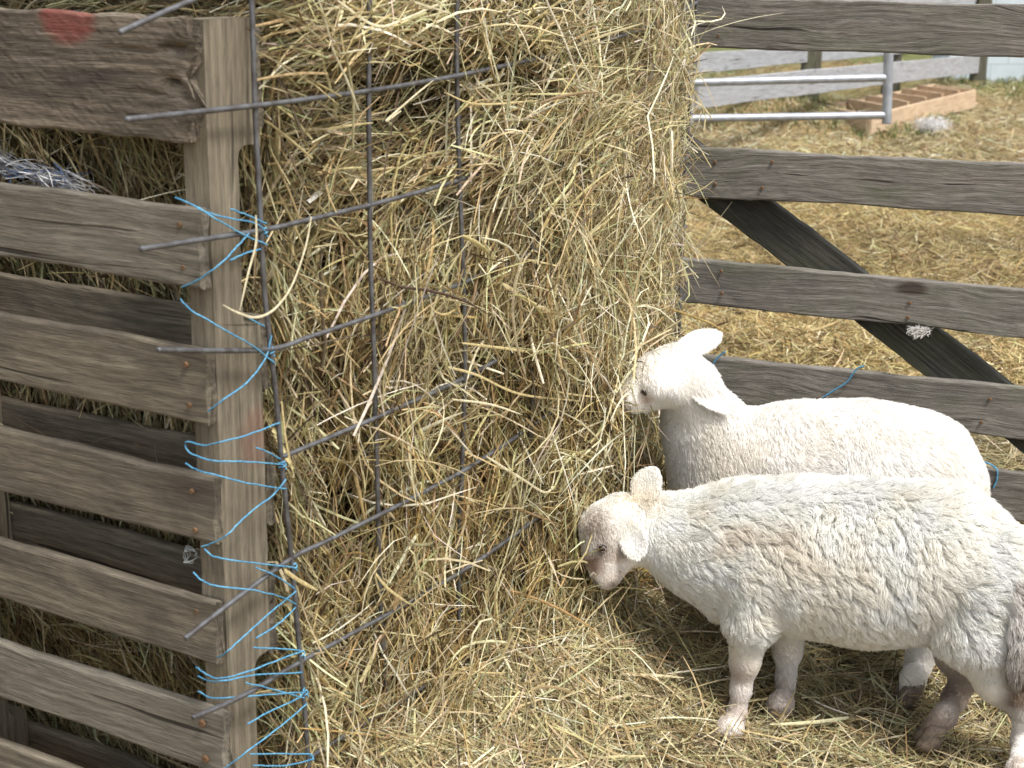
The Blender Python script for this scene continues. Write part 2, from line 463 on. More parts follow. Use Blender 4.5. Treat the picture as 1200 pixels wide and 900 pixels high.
# ------------------------------------------------------------------ strands
SEG = 5
def strands(C, D, Nn, Ln, Wd, col, bend=0.25, kink=0.35, fold=0.35, up_droop=0.0):
    n = len(C)
    D = D / (np.linalg.norm(D, axis=1)[:, None] + 1e-9)
    side = np.cross(D, Nn); side /= np.linalg.norm(side, axis=1)[:, None] + 1e-9
    nn = np.cross(side, D)
    tws = RNG.normal(0, 0.8, n)
    b1 = RNG.normal(0, bend, n); b2 = RNG.normal(0, bend * 0.6, n)
    kk = (RNG.random(n) < 0.25) * RNG.normal(0, kink * 2.2, n); kp = RNG.random(n)
    kk2 = (RNG.random(n) < 0.25) * RNG.normal(0, kink * 1.2, n)
    pos = np.zeros((n, SEG + 1, 3)); dirs = np.zeros((n, SEG + 1, 3))
    p = -D * (Ln * 0.5)[:, None] + C
    for k in range(SEG + 1):
        t = k / SEG
        a = b1 * (t - 0.5) * 2 + kk * (t > kp)
        b = b2 * (t - 0.5) * 2 + kk2 * (t > kp)
        d = D + side * np.tan(np.clip(a, -1.3, 1.3))[:, None] + nn * np.tan(np.clip(b, -1.0, 1.0))[:, None]
        d /= np.linalg.norm(d, axis=1)[:, None]
        if k: p = p + d * (Ln / SEG)[:, None]
        pos[:, k] = p; dirs[:, k] = d
    pos[:, :, 2] -= up_droop * (np.linspace(-0.5, 0.5, SEG + 1) ** 2)[None] * Ln[:, None]
    if n > 0:
        prof = np.interp(np.linspace(0, 1, SEG + 1), [0, 0.15, 0.75, 1], [0.75, 1, 0.85, 0.25])
    ca, sa = np.cos(tws)[:, None, None], np.sin(tws)[:, None, None]
    sd_ = side[:, None] * ca + nn[:, None] * sa
    sd_ = sd_ - dirs * (sd_ * dirs).sum(-1, keepdims=True)
    sd_ /= np.linalg.norm(sd_, axis=-1, keepdims=True) + 1e-9
    up = np.cross(sd_, dirs)
    hw = (Wd[:, None] * prof[None] * 0.5)[..., None]
    co = np.stack([pos - sd_ * hw, pos + up * hw * fold * 2, pos + sd_ * hw], 2)   # n, SEG+1, 3, 3
    base = (np.arange(n) * (SEG + 1) * 3)[:, None, None]
    k = (np.arange(SEG) * 3)[None, :, None]; j = np.arange(2)[None, None]
    a = base + k + j
    q = np.stack([a, a + 1, a + 4, a + 3], -1).reshape(-1, 4)
    cc = np.repeat(col, (SEG + 1) * 3, axis=0)
    return co.reshape(-1, 3), q, cc
PAL = np.array([(0.61, 0.555, 0.355), (0.51, 0.435, 0.235), (0.43, 0.415, 0.23), (0.41, 0.315, 0.155), (0.24, 0.18, 0.095), (0.105, 0.078, 0.05), (0.78, 0.74, 0.58)])
def hay_colors(n, w):
    w = np.array(w, float); w /= w.sum()
    k = RNG.choice(len(PAL), n, p=w)
    c = PAL[k] * RNG.uniform(0.75, 1.15, (n, 1)) * RNG.normal(1, 0.05, (n, 3))
    return np.clip(c, 0.02, 0.85)
class Acc:
    def __init__(s): s.c, s.q, s.k, s.o = [], [], [], 0
    def add(s, t):
        c, q, k = t
        s.c.append(c); s.q.append(q + s.o); s.k.append(k); s.o += len(c)
    def build(s, name, mat):
        return link(name, np_mesh(name, np.vstack(s.c), np.vstack(s.q), True, np.vstack(s.k)), mat)

def face_strands(acc, s, z, d, ang, Ln, Wd, col, outw=0.25, bend=0.25, kink=0.35, droop=0.15):
    kp = RNG.random(len(s)) > hole_amt(s, z) * 0.85
    s, z, d, ang, Ln, Wd, col = s[kp], z[kp], d[kp], ang[kp], Ln[kp], Wd[kp], col[kp]
    p, tan, nor = face_pt(s, z, d)
    up = np.array([0, 0, 1.0])
    o = RNG.normal(0, outw, len(s))
    D = tan * np.cos(ang)[:, None] + up[None] * np.sin(ang)[:, None] + nor * o[:, None]
    Nn = nor + RNG.normal(0, 0.4, (len(s), 3))
    acc.add(strands(p, D, Nn, Ln, Wd, col, bend, kink, up_droop=droop))

hay = Acc()
def ang_field(s, z):
    q = np.stack([s, z, np.zeros_like(s)], -1)
    hor = np.clip((z - 0.92) / 0.28, 0, 1) * np.clip((1.15 - s) / 0.4, 0.2, 1)
    a0 = 1.15 + 1.3 * noise(q, 3.2, 11)             # near-vertical, wandering
    a1 = 0.10 + 0.40 * noise(q, 2.6, 12)             # lying along the bale layers
    return a0 * (1 - hor) + a1 * hor
def widths(n):
    w = RNG.lognormal(math.log(0.0023), 0.38, n)
    return np.clip(w, 0.0010, 0.0075)
# tufts on the wire side
nt, per = 3700, 14
ts = RNG.uniform(-0.02, S_END - 0.015, nt); tz = RNG.uniform(0.02, 1.62, nt)
ta = ang_field(ts, tz) + RNG.normal(0, 1, nt) * np.where(tz > 1.15, 0.30, 0.62); td = 0.012 - 0.085 * RNG.random(nt) ** 0.8
s = np.repeat(ts, per) + RNG.normal(0, 0.017, nt * per); z = np.repeat(tz, per) + RNG.normal(0, 0.017, nt * per)
a = np.repeat(ta, per) + RNG.normal(0, 0.22, nt * per); d = np.repeat(td, per) + RNG.normal(0, 0.006, nt * per)
a = np.where(RNG.random(len(a)) < 0.5, a, a + np.pi)
n = len(s)
col = hay_colors(n, [2.6, 3.0, 2.0, 3.0, 2.6, 2.0, 0.6])
tint = np.repeat(RNG.normal(1, 0.13, (nt, 1)), per, axis=0)
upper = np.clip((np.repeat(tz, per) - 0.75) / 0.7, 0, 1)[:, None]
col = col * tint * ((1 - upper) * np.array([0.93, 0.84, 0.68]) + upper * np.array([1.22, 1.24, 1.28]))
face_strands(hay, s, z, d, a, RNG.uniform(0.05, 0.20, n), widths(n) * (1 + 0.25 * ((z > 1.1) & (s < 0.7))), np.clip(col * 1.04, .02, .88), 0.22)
# loose single stems lying over them
n = 10500
s = RNG.uniform(-0.03, S_END - 0.01, n); z = RNG.uniform(0.05, 1.6, n)
col = hay_colors(n, [3.5, 3, 2, 2, 1, .5, 1.4])
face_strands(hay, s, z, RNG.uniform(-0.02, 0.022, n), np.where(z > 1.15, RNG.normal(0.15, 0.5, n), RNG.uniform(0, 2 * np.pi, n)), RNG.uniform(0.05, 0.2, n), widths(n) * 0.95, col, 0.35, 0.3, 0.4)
# long pale stems that arch out through the wire
n = 1000
s = RNG.uniform(0.0, S_END, n); z = RNG.uniform(0.25, 1.55, n)
col = hay_colors(n, [3, 1.5, 1, .8, 0, 0, 3.4])
face_strands(hay, s, z, RNG.uniform(0.012, 0.035, n), RNG.uniform(0, 2 * np.pi, n), RNG.uniform(0.10, 0.27, n), RNG.uniform(0.002, 0.0045, n), col, 0.35, 0.5, 0.5, 0.3)
# stray ends round the far end of the feeder, seen against the gate
n = 260
s = S_END - np.abs(RNG.normal(0, 0.05, n)) - 0.005; z = RNG.uniform(0.35, 1.55, n)
face_strands(hay, s, z, RNG.uniform(-0.02, 0.03, n), RNG.normal(0.9, 0.9, n), RNG.uniform(0.06, 0.2, n), RNG.uniform(0.0018, 0.0035, n), hay_colors(n, [3, 2, 2, 1, 0, 0, 2]), 0.6, 0.4, 0.4, 0.4)
# behind the pallet
n = 26000
s = RNG.uniform(-1.15, 0.0, n); z = RNG.uniform(0.25, 1.62, n)
a = 1.9 + 0.7 * noise(np.stack([s, z, z * 0], -1), 3, 15) + RNG.normal(0, 0.5, n)
a = np.where(z > 1.38, RNG.normal(0.1, 0.35, n), a)
face_strands(hay, s, z, RNG.uniform(-0.05, 0.02, n), a, RNG.uniform(0.05, 0.18, n), widths(n), hay_colors(n, [2.2, 2.6, 3.4, 2, 1.8, 1.2, 0.3]), 0.25)
# the top of the hay
n = 14000
u = RNG.uniform(-1.2, 0.2, n); v = RNG.uniform(0.12, 1.6, n)
bx = P0.x + U.x * u + V.x * v; by = P0.y + U.y * u + V.y * v
Ctop = np.stack([bx, by, 1.60 + 0.02 * RNG.normal(0, 1, n)], -1)
keep = np.array([True] * n)
# stay inside the outline: left of the wire side
for i in range(3, len(hxy) - 2):
    a_, b_ = hxy[i], hxy[i + 1]
    cr_ = (b_[0] - a_[0]) * (by - a_[1]) - (b_[1] - a_[1]) * (bx - a_[0])
    keep &= cr_ > 0
Ctop = Ctop[keep]; n = len(Ctop)
D = RNG.normal(0, 1, (n, 3)); D[:, 2] *= 0.2
hay.add(strands(Ctop, D, np.tile([0, 0, 1.0], (n, 1)) + RNG.normal(0, .3, (n, 3)), RNG.uniform(0.08, 0.2, n), widths(n) * 1.3, hay_colors(n, [3, 3, 2.5, 2, 1, .5, 1])))
def stem(pts, w, col, off=0.024):
    q_ = [np.array(hit(px, py, Vector((*pan_xy[2], 0)) + Vector((0.868, -0.497, 0)) * off, Vector((math.cos(R(33)), -math.sin(R(33)), 0)))) if px > 420
          else np.array(hit(px, py, W(0.014 + off, 0), U)) for px, py in pts]
    c_ = catmull(q_, 6); t_ = np.gradient(c_, axis=0); t_ /= np.linalg.norm(t_, axis=1)[:, None]
    sd_ = np.cross(t_, np.array([0.868, -0.497, 0.2])); sd_ /= np.linalg.norm(sd_, axis=1)[:, None]
    up = np.cross(sd_, t_); n_ = len(c_)
    ww = (w / 2 * np.interp(np.linspace(0, 1, n_), [0, .1, .8, 1], [.6, 1, .9, .3]))[:, None]
    co = np.stack([c_ - sd_ * ww, c_ + up * ww * 0.7, c_ + sd_ * ww], 1).reshape(-1, 3)
    a_ = (np.arange(n_ - 1) * 3)[:, None] + np.arange(2)[None]
    hay.add((co, np.stack([a_, a_ + 1, a_ + 4, a_ + 3], -1).reshape(-1, 4), np.tile(col, (len(co), 1))))
PALE = (0.70, 0.64, 0.45); GOLD = (0.60, 0.50, 0.26)
for pts_, w_, c_ in (([(365, 254), (358, 290), (342, 335), (322, 362), (300, 372), (278, 366), (261, 357)], .0034, PALE), ([(300, 252), (300, 285), (291, 320), (281, 364)], .0036, PALE),
        ([(541, 402), (590, 408), (622, 411), (640, 395), (646, 368)], .0042, GOLD), ([(588, 332), (625, 356), (668, 378)], .008, (0.62, .53, .30)), ([(605, 178), (600, 215), (577, 275)], .005, PALE),
        ([(525, 430), (560, 440), (610, 462), (680, 470)], .004, GOLD), ([(530, 468), (575, 474), (612, 486)], .0036, PALE), ([(570, 535), (610, 560), (642, 577), (652, 548)], .0045, PALE),
        ([(470, 130), (452, 142), (486, 112), (508, 94)], .003, PALE), ([(440, 672), (455, 690), (480, 708)], .0048, GOLD), ([(630, 118), (560, 122), (520, 108)], .003, GOLD),
        ([(395, 0), (440, 30), (475, 22), (535, -5)], .004, PALE), ([(333, 668), (350, 680), (372, 692)], .006, GOLD), ([(330, 470), (336, 520), (345, 560)], .004, GOLD),
        ([(735, 610), (736, 560), (738, 500)], .003, GOLD), ([(715, 467), (670, 462), (640, 455), (600, 437)], .0032, GOLD), ([(716, 463), (745, 425), (755, 395)], .0028, GOLD), ([(717, 470), (735, 480), (690, 500), (650, 520)], .0028, PALE), ([(715, 465), (690, 475), (668, 498)], .003, GOLD)):
    stem(pts_, w_, c_, 0.03)
ho = hay.build('hay', M_hay)
tag(ho, 'loose yellow and green hay packed behind the pallet and bulging through the wire panel', 'hay', kind='stuff')
# matted inner hay that closes the view between the stems
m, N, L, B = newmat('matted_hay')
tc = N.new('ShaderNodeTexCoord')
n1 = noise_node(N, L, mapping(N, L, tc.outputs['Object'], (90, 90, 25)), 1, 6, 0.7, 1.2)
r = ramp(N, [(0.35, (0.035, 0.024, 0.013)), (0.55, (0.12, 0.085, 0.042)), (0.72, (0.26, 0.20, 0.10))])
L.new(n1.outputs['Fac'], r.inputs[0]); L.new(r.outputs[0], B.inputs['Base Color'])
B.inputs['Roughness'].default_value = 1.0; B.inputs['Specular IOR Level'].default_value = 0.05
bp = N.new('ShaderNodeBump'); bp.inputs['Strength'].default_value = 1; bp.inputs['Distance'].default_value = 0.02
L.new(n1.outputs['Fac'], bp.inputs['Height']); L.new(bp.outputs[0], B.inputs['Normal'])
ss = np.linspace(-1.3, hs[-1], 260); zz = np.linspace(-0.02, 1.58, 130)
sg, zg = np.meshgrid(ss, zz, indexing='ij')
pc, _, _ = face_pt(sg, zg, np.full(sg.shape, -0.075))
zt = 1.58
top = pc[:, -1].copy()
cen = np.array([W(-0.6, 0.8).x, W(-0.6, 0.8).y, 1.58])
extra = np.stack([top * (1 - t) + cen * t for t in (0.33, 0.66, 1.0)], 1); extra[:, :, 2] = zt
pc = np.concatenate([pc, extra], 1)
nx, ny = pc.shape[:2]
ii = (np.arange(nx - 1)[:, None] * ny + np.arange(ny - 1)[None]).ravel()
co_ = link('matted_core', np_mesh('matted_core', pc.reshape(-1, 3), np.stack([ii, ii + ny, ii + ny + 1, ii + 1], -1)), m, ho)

# ------------------------------------------------------------------ straw on the floor
fl = Acc()
def floor_strands(acc, x, y, dz, Ln, Wd, col, tilt=0.15, bend=0.25, ang=None):
    n = len(x)
    e = 0.03
    h = ground_h(x, y); hx = (ground_h(x + e, y) - h) / e; hy = (ground_h(x, y + e) - h) / e
    a = RNG.uniform(0, 2 * np.pi, n) if ang is None else ang
    dx, dy = np.cos(a), np.sin(a)
    D = np.stack([dx, dy, dx * hx + dy * hy + RNG.normal(0, tilt, n)], -1)
    Nn = np.stack([-hx, -hy, np.ones(n)], -1) + RNG.normal(0, 0.35, (n, 3))
    C_ = np.stack([x, y, h + dz], -1)
    acc.add(strands(C_, D, Nn, Ln, Wd, col, bend))
FW = [2.2, 2.8, 1.6, 3.2, 3.0, 2.4, 0.6]
nt, per = 3600, 12
y0 = RNG.uniform(2.2, 4.3, nt); x0 = RNG.uniform(-0.2, 1.75, nt) * y0 / 3.2 + 0.0
keep = (hxy[4, 0] * 0 + 1) > 0
a0 = 2.2 * noise(np.stack([x0, y0, y0 * 0], -1), 1.6, 21) + RNG.normal(0, 0.6, nt)
x = np.repeat(x0, per) + RNG.normal(0, 0.03, nt * per); y = np.repeat(y0, per) + RNG.normal(0, 0.03, nt * per)
a = np.repeat(a0, per) + RNG.normal(0, 0.35, nt * per)
n = len(x)
floor_strands(fl, x, y, np.repeat(RNG.uniform(0, 0.022, nt), per) + RNG.uniform(0, .006, n), RNG.uniform(0.04, 0.16, n), widths(n),
              np.clip(hay_colors(n, FW) * np.repeat(RNG.normal(1, .14, (nt, 1)), per, axis=0), .02, .85), ang=a)
n = 16000
y = RNG.uniform(2.2, 4.3, n); x = RNG.uniform(-0.2, 1.75, n) * y / 3.2
floor_strands(fl, x, y, RNG.uniform(0.008, 0.04, n), RNG.uniform(0.06, 0.18, n), widths(n), hay_colors(n, [3, 3, 1.6, 2, 1, .5, 1.2]), 0.3)
# the heap at the foot of the wire side
n = 21000
sq = RNG.uniform(0.05, 1.45, n); dq = np.abs(RNG.normal(0, 0.20, n))
pp, _, nr = path(sq)
x = pp[:, 0] + nr[:, 0] * dq; y = pp[:, 1] + nr[:, 1] * dq
floor_strands(fl, x, y, RNG.uniform(0.0, 0.05, n), RNG.uniform(0.06, 0.19, n), widths(n), hay_colors(n, [3, 3, 1.6, 2.6, 1.4, .6, .8]), 0.35)
# beyond the gate
n = 60000
yy = 1 / RNG.uniform(1 / 10.5, 1 / 4.2, n); xx = RNG.uniform(0.02, 0.40, n) * yy
w = np.clip(widths(n) * 1.5, 0.002, 0.009)
cl = hay_colors(n, [3.0, 3.6, 1.0, 3.2, 2.2, 1.2, .9]) * np.array([1.0, 0.94, 0.80])
cl *= 1 + 0.3 * noise(np.stack([xx, yy, yy * 0], -1), 1.3, 31)[:, None]
floor_strands(fl, xx, yy, RNG.uniform(0.0, 0.04, n), RNG.uniform(0.05, 0.18, n), w, np.clip(cl, .02, .85), 0.35)
n = 16000
yy = 1 / RNG.uniform(1 / 20, 1 / 9.5, n); xx = RNG.uniform(0.08, 0.36, n) * yy
cl = hay_colors(n, [3, 3, 1.5, 3, 1.5, .6, 1]) * (1 + 0.25 * noise(np.stack([xx, yy, yy * 0], -1), 0.9, 32)[:, None])
floor_strands(fl, xx, yy, RNG.uniform(0.0, 0.04, n), RNG.uniform(0.06, 0.22, n), RNG.uniform(0.004, 0.010, n), np.clip(cl, .02, .85), 0.3)
fo = fl.build('straw', M_hay)
tag(fo, 'trodden straw and dropped hay littering the pen floor and the yard beyond', 'straw', kind='stuff')
# thin grass in the far yard
gs = Acc(); n = 9000
yy = RNG.uniform(12, 24, n); xx = RNG.uniform(0.1, 0.36, n) * yy
gm = noise(np.stack([xx, yy, yy * 0], -1), 0.6, 41) + (yy - 16) * 0.09
k = gm > 0.25; xx, yy = xx[k], yy[k]; n = len(xx)
Cg = np.stack([xx, yy, ground_h(xx, yy) + 0.03], -1)
D = RNG.normal(0, 0.5, (n, 3)); D[:, 2] = 1
cg = np.tile([0.14, 0.19, 0.06], (n, 1)) * RNG.uniform(0.6, 1.4, (n, 1))
gs.add(strands(Cg, D, RNG.normal(0, 1, (n, 3)), RNG.uniform(0.06, 0.14, n), RNG.uniform(0.006, 0.012, n), cg))
tag(gs.build('grass', M_hay), 'thin green grass in the far yard near the pale wall', 'grass', kind='stuff')

# ------------------------------------------------------------------ boards
def board_mesh(name, L_, w, t, nsec=36, r=0.004, wob=0.0022, splinter=0.003, seed=0, chew=0.0, fr=(0.33, 0.66), dents=()):
    """local X along the board, Y thickness, Z width"""
    rg = np.random.default_rng(seed)
    xs = np.linspace(-L_ / 2, L_ / 2, nsec)
    cs = []
    hw, ht = w / 2, t / 2
    ncorner = 3
    prof = []
    for (sy, sz, a0) in ((1, 1, 0), (-1, 1, 90), (-1, -1, 180), (1, -1, 270)):
        for k in range(ncorner):
            a = R(a0 + 90 * k / (ncorner - 1))
            prof.append((sy * (ht - r) + r * math.cos(a), sz * (hw - r) + r * math.sin(a)))
        nxt = {0: (0, 1), 90: (-1, 0), 180: (0, -1), 270: (1, 0)}[a0]
        for f in (fr if a0 in (90, 270) else (0.33, 0.66)):
            if a0 in (0, 180): prof.append(((ht - r) * (1 - 2 * f) * sy, sz * hw))
            else: prof.append((sy * ht, sz * (hw - r) * (1 - 2 * f)))
    prof = np.array(prof); m_ = len(prof)
    top = rg.normal(0, 1, nsec + 8); top = np.convolve(top, np.ones(5) / 5, 'same')[:nsec] * wob * 1.6
    bot = rg.normal(0, 1, nsec + 8); bot = np.convolve(bot, np.ones(5) / 5, 'same')[:nsec] * wob * 1.6
    warp = 0.003 * np.sin(np.linspace(0, rg.uniform(2, 5), nsec) + rg.uniform(0, 6))
    co = np.zeros((nsec, m_, 3))
    for i in range(nsec):
        y = prof[:, 0] + warp[i] + rg.normal(0, wob * 0.15, m_)
        z = prof[:, 1] + np.where(prof[:, 1] > 0, top[i], bot[i]) * np.abs(prof[:, 1]) / hw + rg.normal(0, wob * 0.12, m_)
        for dx_, dz_, sx_, sz_, dd_ in dents:
            y = y + (prof[:, 0] < 0) * dd_ * math.exp(-((xs[i] - dx_) / sx_) ** 2) * np.exp(-((prof[:, 1] - dz_) / sz_) ** 2) * (0.7 + 0.6 * rg.random(m_))
        co[i, :, 0] = xs[i]; co[i, :, 1] = y; co[i, :, 2] = z
    for i in (0, nsec - 1):
        co[i, :, 0] += rg.normal(0, splinter, m_)
    if chew > 0:
        for i in range(nsec - 4, nsec):
            f = (i - (nsec - 5)) / 4
            zz_ = co[i, :, 2]
            co[i, :, 0] -= chew * f * np.clip(np.sin(zz_ * 90 + 1) * 0.6 + 0.4, 0, 1) * 0.6
            co[i, :, 1] *= 1 - 0.35 * f * np.clip(np.sin(zz_ * 70), 0, 1)
    i_ = np.arange(nsec - 1)[:, None] * m_; j = np.arange(m_)[None]; j2 = (j + 1) % m_
    q = np.stack([i_ + j, i_ + j2, i_ + m_ + j2, i_ + m_ + j], -1).reshape(-1, 4)
    bm = bmesh.new()
    vs = [bm.verts.new(v) for v in co.reshape(-1, 3)]
    for f in q: bm.faces.new([vs[k] for k in f])
    for i in (0, nsec - 1):
        ring = [vs[i * m_ + k] for k in range(m_)]
        c_ = bm.verts.new(np.mean([np.array(v.co) for v in ring], axis=0) + np.array([rg.normal(0, splinter), 0, 0]))
        for k in range(m_): bm.faces.new([ring[k], ring[(k + 1) % m_], c_])
    me = bm_mesh(name, bm)
    return me
def frame(x, y, z, o):
    M = Matrix.Identity(4)
    for k, a in enumerate((x, y, z)):
        for r_ in range(3): M[r_][k] = a[r_]
    M.translation = o
    return M
def board_between(name, a, b, w, t, mat, parent, facing=None, seed=0, **kw):
    """a board whose centre line runs a -> b; facing = direction its broad face looks"""
    x = (b - a); L_ = x.length; x.normalize()
    y = -facing.copy(); y = (y - x * y.dot(x)).normalized()
    z = x.cross(y)
    return link(name, board_mesh(name, L_, w, t, seed=seed, **kw), mat, parent, frame(x, y, z, (a + b) / 2))

# ------------------------------------------------------------------ pallet
TILT = Matrix.Translation(W(0, 0, 1.44)) @ Matrix.Rotation(R(1.1), 4, V) @ Matrix.Translation(-W(0, 0, 1.44))
pallet = empty('wooden_pallet', W(-0.5, 0.05, 0.2))
tag(pallet, 'weathered wooden pallet stood on end as the near wall of the hay feeder', 'pallet')
def zrow(px, py, u=0.0, v=0.0):
    return hit(px, py, W(u, v), V).z if True else 0
fb = [(-60, 167, None), (0, 0, None)]
tops = [(236, 20, 233, 167, M_pallet_red), (234, 240, 235, 333, M_pallet_grey), (238, 405, 243, 492, M_pallet), (245, 556, 248, 635, M_pallet),
        (250, 698, 254, 771, M_pallet), (262, 831, 268, 903, M_pallet_grey), (268, 962, 270, 1030, M_pallet)]
PL = 1.02
for k, (x1, y1, x2, y2, mt) in enumerate(tops):
    zt_, zb_ = hit(x1, y1, W(0, -0.001), V).z, hit(x2, y2, W(0, -0.001), V).z
    w_ = zt_ - zb_
    o_ = (zt_ + zb_) / 2
    tl = [0, 0.004, 0.002, -0.003, 0.0, 0.003, 0][k]
    bd = link('deck_board', board_mesh('deck_board', PL, w_, 0.018, seed=50 + k, wob=0.0016, splinter=0.0025, chew=0.022 if k == 0 else 0.004, nsec=130 if k == 0 else 36, fr=tuple(np.linspace(.04, .96, 26)) if k == 0 else (.33, .66), dents=[(.488, .036, .016, .006, .010), (.470, .037, .012, .004, .006), (.474, -.004, .013, .008, .009), (.492, -.012, .01, .012, .006), (.42, .033, .05, .0022, .004), (.44, -.018, .03, .002, .003)] if k == 0 else ()), mt, pallet,
              TILT @ frame(U, V, Zv, W(-PL / 2, -0.009, o_)) @ Matrix.Rotation(tl, 4, 'Y'))
    # nail heads at the board's end
    for (du, dz) in ((-0.020, 0.025), (-0.017, -0.027)):
        if k == 0: continue
        bm = bmesh.new()
        bmesh.ops.create_cone(bm, cap_ends=True, segments=12, radius1=0.0058 if k == 5 else 0.0038, radius2=0.0045 if k == 5 else 0.0030, depth=0.003)
        link('nail', bm_mesh('nail', bm), M_nail, bd, TILT @ Matrix.Translation(W(du - 0.012, -0.0185, o_ + dz)) @ frame(U, Zv, -V, Vector((0, 0, 0))))
# stringers with their two notches, standing upright
def stringer(u0):
    zt_, len_ = 1.44, 1.219
    out = []
    D_ = 0.089
    def arc(cx, cz, a0, a1, r=0.02, n=5):
        return [(cx + r * math.cos(R(a0 + (a1 - a0) * k / n)), cz + r * math.sin(R(a0 + (a1 - a0) * k / n))) for k in range(n + 1)]
    r = 0.016
    nd = 0.034
    pts = [(0.0015, 0), (D_ - 0.0015, 0), (D_, -0.0015)]
    for za, zb in ((-0.152, -0.381), (-0.838, -1.067)):
        pts += [(D_, za)]
        pts += arc(D_ - nd + r, za - r, 90, 180, r)
        pts += arc(D_ - nd + r, zb + r, 180, 270, r)
        pts += [(D_, zb)]
    pts += [(D_, -len_ + 0.0015), (D_ - 0.0015, -len_), (0.0015, -len_), (0, -len_ + 0.0015)]
    # densify the long edges so wear can wobble them
    dense = []
    for i in range(len(pts)):
        a, b = pts[i], pts[(i + 1) % len(pts)]
        n_ = max(1, int(math.dist(a, b) / 0.03))
        for k in range(n_): dense.append((a[0] + (b[0] - a[0]) * k / n_ + random.gauss(0, .0006), a[1] + (b[1] - a[1]) * k / n_))
    bm = bmesh.new()
    A = [bm.verts.new((z, 0.019, v - D_ / 2)) for v, z in dense]     # local X = up
    Bv = [bm.verts.new((z, -0.019, v - D_ / 2)) for v, z in dense]
    for i in range(len(A)):
        j = (i + 1) % len(A)
        bm.faces.new([A[i], A[j], Bv[j], Bv[i]])
    fa = bm.faces.new(A[::-1]); f2 = bm.faces.new(Bv)
    bmesh.ops.triangulate(bm, faces=[fa, f2])
    for v in bm.verts: v.co.x += 0.61
    bmesh.ops.recalc_face_normals(bm, faces=bm.faces[:])
    me = bm_mesh('stringer', bm)
    # local X up, Y along -U, Z along V
    link('stringer', me, M_stringer, pallet, TILT @ frame(Zv, U, V, W(u0 - 0.019, D_ / 2, zt_ - 0.61)))
for u0 in (0.0, -0.49, -0.98):
    stringer(u0)
# boards on the far side
for k, (px, py, w_) in enumerate(((205, 30, .12), (208, 358, .095), (212, 515, .10), (225, 650, .12), (232, 925, .12))):
    zt_ = hit(px, py, W(0, 0.089), V).z
    link('back_board', board_mesh('back_board', PL, w_, 0.016, seed=80 + k), M_pallet, pallet, TILT @ frame(U, V, Zv, W(-PL / 2 - 0.002, 0.0985, zt_ - w_ / 2)))

# ------------------------------------------------------------------ wire panel
panel = empty('wire_panel', (wp[0].x, wp[0].y, 0.1))
tag(panel, 'bent grey welded wire panel holding the hay, tied to the pallet with blue twine', 'wire panel')
PLN = W(0.014, 0)
w0 = [hit(x, y, PLN, U) for x, y in ((294, -60), (295, 0), (297, 60), (299, 130), (305, 250), (309, 330), (316, 400), (324, 470), (330, 540), (336, 600), (343, 670), (349, 740), (356, 820), (362, 900), (367, 1000))]
for p in w0: pass
def warp_pt(s, z):
    """panel position at length s and height z (it leans outwards at the foot near the pallet)"""
    s = max(s, 0)
    i = s / 0.2032
    x = float(np.interp(i, range(8), pan_xy[:, 0])); y = float(np.interp(i, range(8), pan_xy[:, 1]))
    # near column follows w0
    zs = [p.z for p in w0][::-1]; xs_ = [p.x for p in w0][::-1]; ys_ = [p.y for p in w0][::-1]
    ox = float(np.interp(z, zs, xs_)) - pan_xy[0, 0]; oy = float(np.interp(z, zs, ys_)) - pan_xy[0, 1]
    f = math.exp(-s / 0.35)
    q = noise(np.array([s, z, 0.0]), 2.5, 51)
    nrm = Vector((0.868, -0.497))
    return Vector((x + ox * f + nrm.x * 0.012 * q, y + oy * f + nrm.y * 0.012 * q, z + 0.085 * (s / 1.3) ** 1.5 + 0.005 * noise(np.array([s, z, 0.0]), 1.8, 53) * min(1, s * 4)))
rows = [1.49, 1.337, 1.184, 1.030, 0.882, 0.735, 0.578, 0.425, 0.27, 0.12]
stubs = {0: [(225, 0, -.10), (140, 38, -.20)], 1: [(148, 140, -.21)], 2: [(165, 292, -.2)], 3: [(250, 411, -.1), (185, 410, -.19)], 5: [(275, 703, -.1), (217, 748, -.18)], 6: [(285, 815, -.1), (226, 841, -.18)]}
rowpush = {0: 0.0, 1: 0.014, 2: 0.004, 3: 0.0, 4: -0.006, 5: -0.004, 6: 0.014, 7: 0.014, 8: 0.01, 9: 0.0}
for k, z in enumerate(rows):
    pts = []
    if k in stubs:
        for (px, py, vv) in stubs[k][::-1]:
            # the cut end reaches out in front of the pallet
            pts.append(hit(px, py, PLN, U))
    for s in np.linspace(0, 1.4224, 22):
        p = warp_pt(s, z)
        push = rowpush[k] * math.exp(-((s - 0.75) / 0.6) ** 2)
        pts.append(p + Vector((0.868, -0.497, 0)) * (push + 0.003))
    link('horizontal_wire', tubes_mesh('horizontal_wire', [catmull(pts, 5)], 0.0035), M_wire, panel)
for k in range(8):
    s = k * 0.2032
    if k == 0: pts = w0
    else: pts = [warp_pt(s, z) + Vector((0.868, -0.497, 0)) * (0.008 * math.sin(z * 5 + k)) for z in np.linspace(1.56, 0.1, 14)]
    link('vertical_wire', tubes_mesh('vertical_wire', [catmull(pts, 5)], 0.0035), M_wire, panel)

